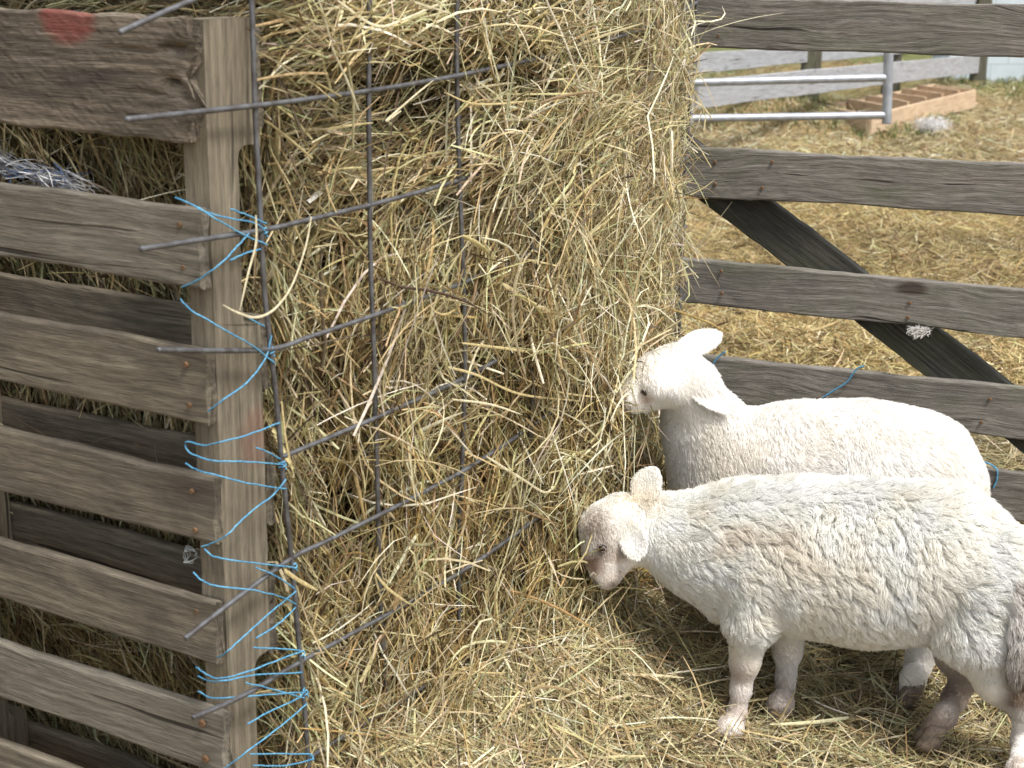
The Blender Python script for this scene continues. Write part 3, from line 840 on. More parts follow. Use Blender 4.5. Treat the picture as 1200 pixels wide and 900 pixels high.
# ------------------------------------------------------------------ blue twine lacing
edge_x = lambda y: 233 + (y - 20) * 0.0365
def tw(px, py):
    a = hit(px, py, W(0, -0.0225), V)
    b = hit(px, py, W(0.0185, 0), U)
    ex = edge_x(py)
    return a if px < ex else b
T = [
 [(205, 231), (225, 240), (240, 248), (270, 256), (300, 262), (311, 272)],
 [(232, 243), (250, 255), (268, 265), (285, 275), (313, 287)],
 [(270, 245), (290, 252), (312, 262)],
 [(292, 274), (275, 292), (255, 312), (232, 328), (214, 336)],
 [(270, 305), (290, 296), (305, 292)],
 [(211, 350), (222, 362), (238, 372), (275, 393), (300, 408), (322, 426)],
 [(285, 368), (300, 378), (310, 382)],
 [(318, 393), (312, 418), (290, 448), (262, 468), (244, 482)],
 [(328, 495), (290, 510), (262, 517), (240, 522), (218, 518), (222, 530), (250, 540), (290, 541), (332, 545)],
 [(217, 543), (232, 551), (250, 556), (290, 566), (335, 573)],
 [(300, 525), (315, 530), (328, 538)],
 [(335, 562), (320, 580), (290, 603), (268, 625), (250, 636), (236, 641)],
 [(240, 643), (250, 652), (275, 657), (300, 660), (345, 665)],
 [(226, 671), (238, 681), (255, 687), (298, 692), (330, 700), (347, 708)],
 [(347, 693), (320, 715), (290, 742), (268, 762), (255, 771)],
 [(300, 665), (325, 676), (345, 690)],
 [(230, 782), (242, 790), (258, 795), (290, 787), (330, 772), (354, 763)],
 [(232, 792), (245, 798), (262, 798), (300, 791), (354, 788)],
 [(232, 810), (245, 817), (262, 818), (300, 815), (358, 811)],
 [(297, 759), (320, 760), (352, 762)],
 [(288, 800), (320, 808), (357, 818)],
 [(290, 848), (320, 832), (350, 818), (357, 806)],
 [(360, 825), (330, 850), (290, 880), (262, 902)],
 [(293, 884), (330, 883), (364, 884)],
 [(297, 897), (335, 897), (368, 890)],
 [(300, 748), (325, 732), (346, 712)],
]
paths = []
for tline in T:
    pts = [tw(*q) for q in tline]
    c_ = catmull(pts, 5); c_ = c_ + RNG.normal(0, 0.0003, c_.shape)
    paths.append(c_)
# knots round the near wire
for y_, x_ in ((272, 309), (412, 317), (545, 331), (664, 344), (766, 353), (812, 357), (888, 363)):
    c0 = hit(x_, y_, PLN, U)
    loop = [c0 + Vector((math.cos(t) * 0.0046, math.sin(t) * 0.0046, (t / 12 - 0.5) * 0.012)) for t in np.linspace(0, 12, 40)]
    paths.append(np.array(loop))
tag(link('baling_twine', tubes_mesh('baling_twine', paths, 0.0011, 6), M_twine),
    'blue twine laced back and forth between pallet upright and wire panel', 'twine')

# clear plastic strap stub beside the pallet upright
c0 = hit(222, 650, W(0, -0.004), V)
lp = []
for q_ in range(4):
    lp.append(np.array([tuple(c0 + U * ((0.010 - 0.001 * q_) * math.cos(t) + 0.002 * math.sin(3 * t + q_)) + Zv * ((0.012 - 0.0012 * q_) * math.sin(t)) + V * (0.003 * q_ * math.cos(t * 2))) for t in np.linspace(0.2 * q_, 5.6 + 0.1 * q_, 22)]))
mp, N, L, B = newmat('clear_plastic'); B.inputs['Base Color'].default_value = (0.42, 0.46, 0.45, 1); B.inputs['Roughness'].default_value = 0.3
B.inputs['Alpha'].default_value = 0.7
so = link('plastic_strap', tubes_mesh('plastic_strap', lp, 0.00055, 6), mp)
tag(so, 'curl of clear plastic strap caught on the pallet upright', 'strap')

# white and blue net wrap scrap behind the top gap of the pallet
nb = Acc(); n = 260
t = RNG.random(n)
c0, c1 = hit(-40, 178, W(0, 0.11), V), hit(102, 222, W(0, 0.11), V)
C_ = np.array(c0)[None] * (1 - t)[:, None] + np.array(c1)[None] * t[:, None] + RNG.normal(0, 1, (n, 3)) * np.array([.004, .006, .007])
ax_ = np.array((c1 - c0).normalized())
D = ax_[None] + RNG.normal(0, 0.22, (n, 3))
pal_ = np.array([(0.74, 0.76, 0.80), (0.10, 0.20, 0.48), (0.45, 0.49, 0.56)])
nb.add(strands(C_, D, RNG.normal(0, 1, (n, 3)), RNG.uniform(0.03, 0.07, n), RNG.uniform(0.001, 0.0022, n), pal_[RNG.choice(3, n, p=[.68, .17, .15])], 0.4))
tag(nb.build('net_wrap', strand_mat('net_wrap_plastic', 0.35, 0.3)), 'torn scrap of white and blue net wrap in the hay behind the top gap', 'net wrap')

# ------------------------------------------------------------------ board gate
GL, GR = P(700, 200, 3.50), P(1290, 200, 3.14)
GL.z = GR.z = 0
GU = (GR - GL).normalized(); GN = Vector((GU.y, -GU.x, 0))       # GN faces the camera side
if GN.y > 0: GN = -GN
gate = empty('board_gate', (GL + GR) / 2)
tag(gate, 'grey five board gate with a dark diagonal brace behind the white lambs', 'gate')
gb = [((830, -3, 55), (1200, 6, 67)), ((830, 173, 232), (1200, 192, 252)), ((830, 304, 358), (1200, 339, 395)), ((830, 417, 473), (1200, 455, 514)), ((830, 512, 565), (1200, 551, 610))]
for k, ((xa, ta_, ba_), (xb, tb_, bb_)) in enumerate(gb):
    A_, B_ = hit(xa, (ta_ + ba_) / 2, GL, GN), hit(xb, (tb_ + bb_) / 2, GL, GN)
    wa = hit(xa, ta_, GL, GN).z - hit(xa, ba_, GL, GN).z; wb = hit(xb, tb_, GL, GN).z - hit(xb, bb_, GL, GN).z
    d_ = (B_ - A_).normalized()
    start = A_ - d_ * (0.10 if k else 0.15); end = B_ + d_ * 0.9
    board_between('gate_board', start, end, (wa + wb) / 2, 0.024, M_gate, gate, GN, seed=120 + k, nsec=60, wob=0.0022)
bo = GL - GN * 0.032
a1, a2 = hit(868, 237, bo, GN), hit(1136, 446, bo, GN)
d_ = (a2 - a1).normalized()
board_between('brace', a1 - d_ * 0.24, a2 + d_ * 0.42, 0.101, 0.030, M_brace, gate, GN, seed=140, nsec=40)
# upright batten at the far right end, outside the picture
e1 = GL + GU * ((B_ - GL).dot(GU) + 0.8) - GN * 0.03
board_between('batten', Vector((e1.x, e1.y, 0.12)), Vector((e1.x, e1.y, 1.5)), 0.11, 0.03, M_gate, gate, GN, seed=141)
gp = GL + GU * ((hit(764, 200, GL, GN) - GL).dot(GU)) - GN * 0.07
po = board_between('gate_post', Vector((gp.x, gp.y, G0 - 0.05)), Vector((gp.x, gp.y, 1.75)), 0.11, 0.10, M_post, None, GN, seed=142)
tag(po, 'dark mossy post at the hay end of the board gate', 'post')
# short blue twine ends on the gate
def twine_bit(pts, label, off=0.018, hang=None):
    pp_ = [hit(x, y, GL + GN * off, GN) for x, y in pts]
    c_ = catmull(pp_, 6)
    tag(link('twine_scrap', tubes_mesh('twine_scrap', [c_], 0.0021, 6), M_twine), label, 'twine', 'blue twine scraps tied on the gate')
twine_bit([(850, 412), (842, 418), (836, 426), (834, 436)], 'blue twine scrap on the fourth board just behind the raised ear of the far lamb')
twine_bit([(1013, 429), (1006, 431), (1000, 437), (992, 448), (978, 457), (964, 466)], 'blue twine scrap hanging over the fourth board in mid gate')
twine_bit([(1146, 540), (1158, 543), (1168, 550), (1168, 562), (1164, 572)], 'blue twine scrap on the bottom board behind the far lamb\'s rump')

tg = Acc(); n = 160
c0 = hit(1077, 388, GL + GN * 0.02, GN)
tg.add(strands(np.array(c0) + RNG.normal(0, 1, (n, 3)) * np.array([.010, .004, .005]), np.array([1, 0, .4]) + RNG.normal(0, .9, (n, 3)), RNG.normal(0, 1, (n, 3)), RNG.uniform(.012, .03, n), RNG.uniform(.0008, .0015, n), np.tile([.72, .71, .70], (n, 1)), 0.6))
tag(tg.build('wool_tuft', M_hay), 'wisp of white wool snagged under the third gate board', 'wool tuft')
for px, py in ((1066, 355), (1064, 372), (905, 190), (893, 220), (1160, 468), (1150, 495), (845, 318), (846, 344), (838, 190), (838, 216), (842, 20), (842, 42)):
    bm = bmesh.new(); bmesh.ops.create_cone(bm, cap_ends=True, segments=10, radius1=0.0042, radius2=0.0032, depth=0.003)
    link('nail', bm_mesh('nail', bm), M_nail, gate, Matrix.Translation(hit(px, py, GL + GN * 0.0135, GN)) @ frame(GU, -Zv, GN, Vector((0, 0, 0))))

# ------------------------------------------------------------------ pipe gate beyond
pg = empty('pipe_gate', P(925, 115, 9.2))
tag(pg, 'small galvanised pipe gate of two rails seen over the board gate', 'gate')
def pipe(name, a, b, r): link(name, tubes_mesh(name, [catmull([a, (a + b) / 2, b], 8)], r, 14), M_pipe, pg)
YA, YB = 8.2, 8.3
pipe('rail', P(806, 97, YA), P(1041, 91, YB), 0.021)
pipe('rail', P(806, 139, YA), P(1040, 135, YB), 0.021)
pipe('upright', P(1041.5, 56, YB), P(1039, 145, YB), 0.026)
pipe('upright', P(808, 50, YA), P(808, 146, YA), 0.022)
gpost = P(803, 100, 8.3)
p_ = board_between('yard_post', Vector((gpost.x - 0.09, gpost.y + 0.1, G0 - 0.05)), Vector((gpost.x - 0.09, gpost.y + 0.1, 1.35)), 0.13, 0.13, M_post, None, Vector((0, -1, 0)), seed=150)
tag(p_, 'greenish square post that carries the small pipe gate', 'post')

# ------------------------------------------------------------------ far fence
ff = empty('rail_fence', P(980, 100, 15))
tag(ff, 'silvery grey rail fence crossing the yard behind the pipe gate', 'fence')
def frail(a, b, w_, sd_): board_between('rail', a, b, w_, 0.035, M_farwood, ff, Vector((0.5, -0.8, 0)), seed=sd_, nsec=30, wob=0.004)
frail(P(815, 110.5, 10.2), P(1153, 74, 17.2), 0.187, 160)
frail(P(815, 74.5, 11.2), P(1153, 46, 17.3), 0.14, 161)
frail(P(830, -4, 11.2), P(1153, -5, 17.3), 0.14, 162)
for px, yt, Yd in ((939, 10, 12.9), (1036, 20, 14.9), (1139, 30, 16.9)):
    q_ = P(px, 90, Yd); q_ += Vector((0.10, 0.12, 0))
    board_between('fence_post', Vector((q_.x, q_.y, G0 - 0.05)), Vector((q_.x, q_.y, 1.45)), 0.15, 0.14, M_post, ff, Vector((0, -1, 0)), seed=int(px))

# ------------------------------------------------------------------ feed trough
trough = empty('feed_trough', PZ(1075, 145))
tag(trough, 'long low wooden feed trough with dividers on the straw beyond the gate', 'trough')
A0_, A1_ = PZ(1018, 158), PZ(1141, 126)
dl = (A1_ - A0_); TL = dl.length; dl.normalize()
q_ = PZ(966, 147) - A0_
HW = q_.length; dn = q_.normalized(); print('trough', TL, HW, dn.dot(dl))
d0 = Vector((-dl.y, dl.x, 0))                                     # across, away from the viewer
HW = min(HW, 0.75); HH = 0.165
def slab(name, o, a, b, thick, h, mat=M_trough):
    board_between(name, a + Zv * h / 2, b + Zv * h / 2, h, thick, mat, trough, Vector(((b - a).y, -(b - a).x, 0)).normalized(), seed=int(abs(a.x * 1000)) % 900, nsec=12, wob=0.003)
slab('side_board', 0, A0_, A1_, 0.03, HH)
slab('side_board', 0, A0_ + dn * HW, A1_ + dn * HW, 0.03, HH)
slab('end_board', 0, A0_ + dl * 0.0 + dn * 0.018, A0_ + dn * (HW - 0.018), 0.03, HH)
slab('end_board', 0, A1_ + dn * 0.018, A1_ + dn * (HW - 0.018), 0.03, HH)
for k in range(1, 6):
    q_ = A0_ + dl * TL * k / 6
    slab('divider', 0, q_ + dn * 0.02, q_ + dn * (HW - 0.02), 0.025, HH + 0.03)
q_ = (A0_ + A1_) / 2 + dn * HW / 2
board_between('floor_board', A0_ + dn * HW / 2 + Zv * 0.02 + dl * 0.02, A1_ + dn * HW / 2 + Zv * 0.02 - dl * 0.02, HW * abs(dn.dot(d0)) - 0.05, 0.02, M_trough, trough, Zv, seed=7, nsec=10)
# white tuft of wool on the ground by the trough
tf = Acc(); n = 900
c0 = PZ(1093, 147, G0 + 0.05)
D = RNG.normal(0, 1, (n, 3)); C_ = np.array(c0) + RNG.normal(0, 1, (n, 3)) * np.array([.055, .06, .028])
tf.add(strands(C_, D, RNG.normal(0, 1, (n, 3)), RNG.uniform(.03, .08, n), RNG.uniform(.003, .006, n), np.tile([.75, .75, .76], (n, 1)), 0.6))
tag(tf.build('wool_tuft', strand_mat('shed_wool', 0.8, 0.2)), 'small tuft of shed white wool lying beside the trough', 'wool tuft')

# ------------------------------------------------------------------ block building
mb, N, L, B = newmat('painted_block')
tc = N.new('ShaderNodeTexCoord')
bt = N.new('ShaderNodeTexBrick'); bt.inputs['Scale'].default_value = 1.0
bt.inputs['Color1'].default_value = (0.50, 0.57, 0.61, 1); bt.inputs['Color2'].default_value = (0.46, 0.54, 0.585, 1); bt.inputs['Mortar'].default_value = (0.38, 0.44, 0.48, 1)
bt.inputs['Mortar Size'].default_value = 0.008; bt.inputs['Brick Width'].default_value = 0.4; bt.inputs['Row Height'].default_value = 0.2
mpv = N.new('ShaderNodeMapping'); mpv.inputs['Rotation'].default_value = (R(90), 0, 0); L.new(tc.outputs['Object'], mpv.inputs['Vector'])
L.new(mpv.outputs[0], bt.inputs['Vector'])
nn_ = noise_node(N, L, tc.outputs['Object'], 1.3, 6, 0.7); rr_ = ramp(N, [(0.35, (0.82,) * 3), (0.65, (1.05,) * 3)]); L.new(nn_.outputs['Fac'], rr_.inputs[0])
L.new(mixc(N, L, 1.0, bt.outputs['Color'], rr_.outputs[0], 'MULTIPLY'), B.inputs['Base Color']); B.inputs['Roughness'].default_value = 0.7
bld = empty('block_building', PZ(1200, 117))
tag(bld, 'pale blue painted block building in the far right corner', 'building')
bx0 = P(1108, 117, 17.9).x
def boxm(name, x0, x1, y0, y1, z0, z1, mat, parent):
    bm = bmesh.new(); bmesh.ops.create_cube(bm, size=1)
    for v in bm.verts: v.co = Vector((v.co.x * (x1 - x0), v.co.y * (y1 - y0), v.co.z * (z1 - z0)))
    bmesh.ops.bevel(bm, geom=bm.edges[:], offset=0.01, segments=1, affect='EDGES')
    return link(name, bm_mesh(name, bm), mat, parent, Matrix.Translation(((x0 + x1) / 2, (y0 + y1) / 2, (z0 + z1) / 2)))
boxm('wall', bx0, bx0 + 9, 17.9, 18.6, 0.1, 2.7, mb, bld)
boxm('roof', bx0 - 0.3, bx0 + 9.3, 17.6, 18.9, 2.703, 2.85, simple('grey_roof', (0.28, 0.28, 0.29), 0.6, 0.3, 0.2, 3), bld)

# ------------------------------------------------------------------ lambs
def surface_nets(Vg, org, h):
    s = Vg < 0
    nx, ny, nz = Vg.shape
    acc = np.zeros((nx - 1, ny - 1, nz - 1, 3)); cnt = np.zeros((nx - 1, ny - 1, nz - 1))
    cross = []
    for ax_ in range(3):
        sl0 = [slice(None)] * 3; sl1 = [slice(None)] * 3
        sl0[ax_] = slice(0, -1); sl1[ax_] = slice(1, None)
        a, b = Vg[tuple(sl0)], Vg[tuple(sl1)]
        m = (a < 0) != (b < 0)
        idx = np.argwhere(m)
        t = a[m] / (a[m] - b[m])
        pos = idx.astype(float); pos[:, ax_] += t
        o = [k for k in range(3) if k != ax_]
        for d0 in (0, -1):
            for d1 in (0, -1):
                c = idx.copy(); c[:, o[0]] += d0; c[:, o[1]] += d1
                ok = ((c >= 0) & (c < np.array([nx - 1, ny - 1, nz - 1]))).all(1)
                np.add.at(acc, tuple(c[ok].T), pos[ok]); np.add.at(cnt, tuple(c[ok].T), 1)
        cross.append((ax_, idx, (a[m] < 0)))
    act = cnt > 0
    vid = -np.ones(act.shape, int); vid[act] = np.arange(act.sum())
    vs = acc[act] / cnt[act][:, None] * h + org
    qs = []
    for ax_, idx, ins in cross:
        o = [(ax_ + 1) % 3, (ax_ + 2) % 3]
        def cell(d0, d1):
            c = idx.copy(); c[:, o[0]] += d0; c[:, o[1]] += d1
            return c
        cc = [cell(-1, -1), cell(0, -1), cell(0, 0), cell(-1, 0)]
        ok = np.ones(len(idx), bool)
        for c in cc: ok &= ((c >= 0) & (c < np.array(act.shape))).all(1)
        q = np.stack([vid[tuple(c[ok].T)] for c in cc], -1)
        q = np.where(ins[ok][:, None], q, q[:, ::-1])
        qs.append(q)
    return vs, np.vstack(qs)

def lamb_sdf(prims, lat, h, pad=0.03):
    allp = np.array([p for a in prims for p in (a[0], a[1])]); rm = max(max(a[2], a[3]) for a in prims)
    lo = np.min([np.minimum(np.array(a[0]) - a[2], np.array(a[1]) - a[3]) for a in prims], 0) - pad
    hi = np.max([np.maximum(np.array(a[0]) + a[2], np.array(a[1]) + a[3]) for a in prims], 0) + pad
    n = np.ceil((hi - lo) / h).astype(int) + 1
    X, Y, Z = np.meshgrid(*[lo[k] + np.arange(n[k]) * h for k in range(3)], indexing='ij')
    G = np.stack([X, Y, Z], -1).astype(np.float32)
    out = np.full(G.shape[:3], 1.0, np.float32)
    lat = np.array(lat, np.float32)
    for (a, b, ra, rb, sq, k) in prims:
        a = np.array(a, np.float32); b = np.array(b, np.float32)
        # only touch the voxels near this limb
        m0 = np.maximum(((np.minimum(a, b) - max(ra, rb) - 0.09 - lo) / h).astype(int), 0)
        m1 = np.minimum(((np.maximum(a, b) + max(ra, rb) + 0.09 - lo) / h).astype(int) + 2, n)
        sl = tuple(slice(m0[i], m1[i]) for i in range(3))
        g = G[sl] - a
        if sq != 1.0:
            ll = (g @ lat)[..., None] * lat; bb = b - a
            g = g + ll * (1 / sq - 1); bb = bb + (bb @ lat) * lat * (1 / sq - 1)
        else: bb = b - a
        L2 = float(bb @ bb) + 1e-9
        t = np.clip((g @ bb) / L2, 0, 1)
        d = np.linalg.norm(g - t[..., None] * bb, axis=-1) - (ra + (rb - ra) * t)
        o = out[sl]
        hh = np.clip(0.5 + 0.5 * (o - d) / k, 0, 1)
        out[sl] = o * (1 - hh) + d * hh - k * hh * (1 - hh)
    return out, lo

def ear_geo(base, tip, width, nrm, thick=0.006, curl=0.006, blunt=0.5):
    """leaf shaped cupped ear, closed surface"""
    base, tip, nrm = (np.array(v, float) for v in (base, tip, nrm))
    ax_ = tip - base; L_ = np.linalg.norm(ax_); ax_ /= L_
    nrm = nrm - ax_ * (nrm @ ax_); nrm /= np.linalg.norm(nrm)
    sd_ = np.cross(ax_, nrm)
    n, m_ = 14, 12
    cos, qs = [], []
    for i in range(n + 1):
        t = i / n
        w = width / 2 * (0.42 + 0.58 * math.sin(min(1, t * 1.7) * math.pi / 2)) * (max(0.0, 1 - t ** (2 + 2.5 * blunt)) ** 0.6 + 0.02)
        th = thick / 2 * (1.5 - 0.9 * t) * (0.3 + 0.7 * min(1, (1 - t) * 6))
        for j in range(m_):
            a = 2 * math.pi * j / m_
            x, y = math.cos(a) * w, math.sin(a) * th
            y += curl * ((x / (width / 2)) ** 2) * 1.2 - curl * 1.2 * math.sin(t * math.pi) * 0.5
            cos.append(base + ax_ * L_ * t + sd_ * x + nrm * y)
    for i in range(n):
        for j in range(m_):
            qs.append([i * m_ + j, i * m_ + (j + 1) % m_, (i + 1) * m_ + (j + 1) % m_, (i + 1) * m_ + j])
    return np.array(cos), np.array(qs)

def hoof_mesh(pos, fwd, scale=1.0):
    bm = bmesh.new()
    lat_ = Vector((-fwd.y, fwd.x, 0))
    for sgn in (-1, 1):
        prev = None
        for i, (z, r, f) in enumerate(((0.0, 0.0135, 0.010), (0.010, 0.0135, 0.007), (0.022, 0.0125, 0.002), (0.034, 0.0115, -0.003), (0.040, 0.008, -0.005))):
            ring = []
            for k in range(10):
                a = 2 * math.pi * k / 10
                l_ = math.cos(a) * r * 0.82 + sgn * 0.0115; ff_ = math.sin(a) * r * 1.35 + f
                ring.append(bm.verts.new(pos + (lat_ * l_ + fwd * ff_ + Zv * z) * scale))
            if prev:
                for k in range(10): bm.faces.new([prev[k], prev[(k + 1) % 10], ring[(k + 1) % 10], ring[k]])
            else: bm.faces.new(ring[::-1])
            prev = ring
        bm.faces.new(prev)
    return bm_mesh('hoof', bm, True)

def wool_mat(name, rough=0.75, bodymat=False):
    m, N, L, B = newmat(name)
    at = N.new('ShaderNodeAttribute'); at.attribute_name = 'Col'
    L.new(at.outputs['Color'], B.inputs['Base Color'])
    B.inputs['Roughness'].default_value = rough; B.inputs['Specular IOR Level'].default_value = 0.15
    if not bodymat:
        t = N.new('ShaderNodeBsdfTranslucent'); L.new(at.outputs['Color'], t.inputs['Color'])
        mx = N.new('ShaderNodeMixShader'); mx.inputs[0].default_value = 0.42
        L.new(B.outputs[0], mx.inputs[1]); L.new(t.outputs[0], mx.inputs[2]); L.new(mx.outputs[0], N['Material Output'].inputs[0])
    return m
M_skin = wool_mat('lamb_skin', 0.7, True)
M_wool = wool_mat('lamb_wool')
M_hoof = simple('lamb_hoof', (0.22, 0.17, 0.13), 0.6, 0, 0.5, 90)
M_eye = simple('lamb_eye', (0.02, 0.014, 0.012), 0.12, 0, 0, 50)
M_lid = simple('lamb_eyelid', (0.17, 0.125, 0.105), 0.6, 0, 0.3, 150)

def build_lamb(name, label, prims, lat, head_dir, ears, eyes, hooves, color_fn, len_fn, nh, nlock, fwd, wave, seed, extra_flow=None, rad=0.00036):
    rg = np.random.default_rng(seed)
    vals, lo = lamb_sdf(prims, lat, 0.0055)
    vs, qs = surface_nets(vals, lo, 0.0055)
    # one pass of smoothing
    for _ in range(2):
        sm = np.zeros_like(vs); ct = np.zeros(len(vs))
        for k in range(4):
            np.add.at(sm, qs[:, k], vs[qs[:, (k + 1) % 4]]); np.add.at(ct, qs[:, k], 1)
        vs = vs * 0.5 + (sm / ct[:, None]) * 0.5
    nb_ = len(qs)
    for e in ears:
        c, q = ear_geo(*e[:4], **(e[4] if len(e) > 4 else {}))
        qs = np.vstack([qs, q + len(vs)]); vs = np.vstack([vs, c])
    me = np_mesh('body', vs, qs, True)
    bm = bmesh.new(); bm.from_mesh(me); bmesh.ops.recalc_face_normals(bm, faces=bm.faces[:]); bm.to_mesh(me); bm.free()
    nv = np.zeros(len(vs) * 3, np.float32); me.vertices.foreach_get('normal', nv); nv = nv.reshape(-1, 3)
    a = me.color_attributes.new('Col', 'FLOAT_COLOR', 'POINT')
    cc = np.ones((len(vs), 4), np.float32); cc[:, :3] = color_fn(vs) * np.array([0.97, 0.94, 0.90]); a.data.foreach_set('color', cc.ravel())
    ox = np.mean([np.array(h_[0]) for h_ in hooves], 0)
    root = empty(name, (ox[0], ox[1], G0))
    tag(root, label, 'lamb', 'white lambs eating at the hay')
    body = link('body', me, M_skin, root)
    for e_ in eyes:
        pos, nrm = Vector(e_[0]), Vector(e_[1]).normalized()
        bm = bmesh.new(); bmesh.ops.create_uvsphere(bm, u_segments=16, v_segments=10, radius=0.0072)
        ey = link('eye', bm_mesh('eye', bm, True), M_eye, root, Matrix.Translation(pos))
        q_ = nrm.to_track_quat('Z', 'Y').to_matrix().to_4x4()
        bm = bmesh.new()
        n_ = 20
        for sgn in (1, -1):
            for i in range(n_):
                pass
        ringp = [Vector((math.cos(t) * 0.0080, math.sin(t) * 0.0042 * (1 + 0.2 * math.cos(t)), 0.004)) for t in np.linspace(0, 2 * math.pi, 25)]
        lm = tubes_mesh('eyelid', [np.array([tuple((Matrix.Translation(pos) @ q_ @ e_[2]) @ p) for p in ringp])], 0.0014, 8)
        link('eyelid', lm, M_lid, ey)
    for hp, sc in hooves:
        link('hoof', hoof_mesh(Vector(hp), fwd, sc), M_hoof, root)
    # ---- wool
    qa = qs
    p0, p1, p2, p3 = vs[qa[:, 0]], vs[qa[:, 1]], vs[qa[:, 2]], vs[qa[:, 3]]
    ar = np.linalg.norm(np.cross(p2 - p0, p3 - p1), axis=1)
    def sample(n):
        f = rg.choice(len(qa), n, p=ar / ar.sum())
        u, v = rg.random(n), rg.random(n)
        w = np.stack([(1 - u) * (1 - v), u * (1 - v), u * v, (1 - u) * v], -1)
        p = (vs[qa[f]] * w[..., None]).sum(1); nn = (nv[qa[f]] * w[..., None]).sum(1)
        return p, nn / (np.linalg.norm(nn, axis=1)[:, None] + 1e-9), f >= nb_
    pl, nl, el = sample(nlock)
    kd = KDTree(nlock)
    for i, p in enumerate(pl): kd.insert(p, i)
    kd.balance()
    ph, nh_, eh = sample(nh)
    near = np.array([kd.find(p)[1] for p in ph])
    def flow(p, nn):
        f = -np.array(fwd)[None] * 0.55 + np.array([0, 0, -1.0])[None] * 0.8
        if extra_flow is not None: f = extra_flow(p, f)
        f = f + 0.8 * np.stack([noise(p, 10, 61), noise(p, 10, 62), noise(p, 10, 63)], -1)
        f = f - nn * (f * nn).sum(1)[:, None]
        return f / (np.linalg.norm(f, axis=1)[:, None] + 1e-6)
    Ll = np.where(el, 0.003, len_fn(pl)); Lh = np.where(eh, 0.0035, len_fn(ph)) * rg.uniform(0.75, 1.15, nh)
    fl_ = flow(pl, nl); fh = flow(ph, nh_)
    lean = 0.9
    tipl = pl + (nl * (0.55 + 0.25 * rg.random((nlock, 1))) + fl_ * lean) * Ll[:, None]
    K = 6
    t = np.linspace(0, 1, K)
    own = ph[:, None] + (nh_[:, None] * (0.75 * t - 0.2 * t * t)[None, :, None] + fh[:, None] * (lean * (0.45 * t + 0.55 * t * t))[None, :, None]) * Lh[:, None, None]
    lock = pl[near][:, None] + (tipl[near] - pl[near])[:, None] * t[None, :, None]
    clump = (t ** 1.3 * 0.36)[None, :, None] * np.clip(Lh / 0.022, 0.1, 1)[:, None, None] * np.where(eh | el[near], 0.0, 1.0)[:, None, None]
    pos = own * (1 - clump) + lock * clump
    sd_ = np.cross(fl_, nl); sd_ /= np.linalg.norm(sd_, axis=1)[:, None] + 1e-6
    pha = rg.uniform(0, 6.28, nlock); frq = rg.uniform(0.8, 1.5, nlock)
    wv_ = np.sin(t[None] * 6.28 * frq[near][:, None] + pha[near][:, None]) * t[None] * wave * (Lh / 0.03)[:, None]
    pos = pos + sd_[near][:, None] * wv_[..., None] + np.cumsum(rg.normal(0, 0.0006, pos.shape), axis=1) * np.clip(Lh / 0.02, 0.1, 1)[:, None, None]
    hc = bpy.data.hair_curves.new('wool')
    hc.add_curves([K] * nh)
    hc.attributes['position'].data.foreach_set('vector', pos.astype(np.float32).ravel())
    ra = hc.attributes.new('radius', 'FLOAT', 'POINT')
    ra.data.foreach_set('value', (np.tile(rad * np.array([1.1, 1.15, 1.1, 1.0, 0.8, 0.35]), nh) * np.repeat(rg.uniform(.8, 1.3, nh), K)).astype(np.float32))
    cl = color_fn(ph)
    lockc = (0.97 + 0.05 * rg.random(nlock))[near]
    tipf = np.array([0.84, 0.90, 0.95, 1.0, 1.0, 1.0])
    c4 = np.ones((nh, K, 4), np.float32)
    c4[..., :3] = np.clip(cl[:, None] * lockc[:, None, None] , 0, 0.90)
    at_ = hc.attributes.new('Col', 'FLOAT_COLOR', 'POINT'); at_.data.foreach_set('color', c4.ravel())
    hc.materials.append(M_wool)
    ho_ = bpy.data.objects.new('wool', hc); scene.collection.objects.link(ho_)
    bpy.context.view_layer.update()
    ho_.parent = root; ho_.matrix_parent_inverse = root.matrix_world.inverted()
    return root
LS = 0.867
def PLm(px, py, Y): return P(px, py, Y * LS)
def seg_(a, b, ra, rb, sq=1.0, k=0.03): return (tuple(a), tuple(b), ra * LS, rb * LS, sq, k)
def blob(p, c, r): # soft mask
    return np.exp(-(np.linalg.norm((p - np.array(c)), axis=1) / r) ** 2)
WHITE = np.array([0.88, 0.87, 0.845]); CREAM = np.array([0.66, 0.60, 0.48]); TAN = np.array([0.46, 0.33, 0.23]); PINK = np.array([0.60, 0.43, 0.37]); DIRT_BROWN = np.array([0.24, 0.19, 0.15])
def mixm(c, w, col): 
    w = np.clip(w, 0, 1)[:, None]
    return c * (1 - w) + col * w

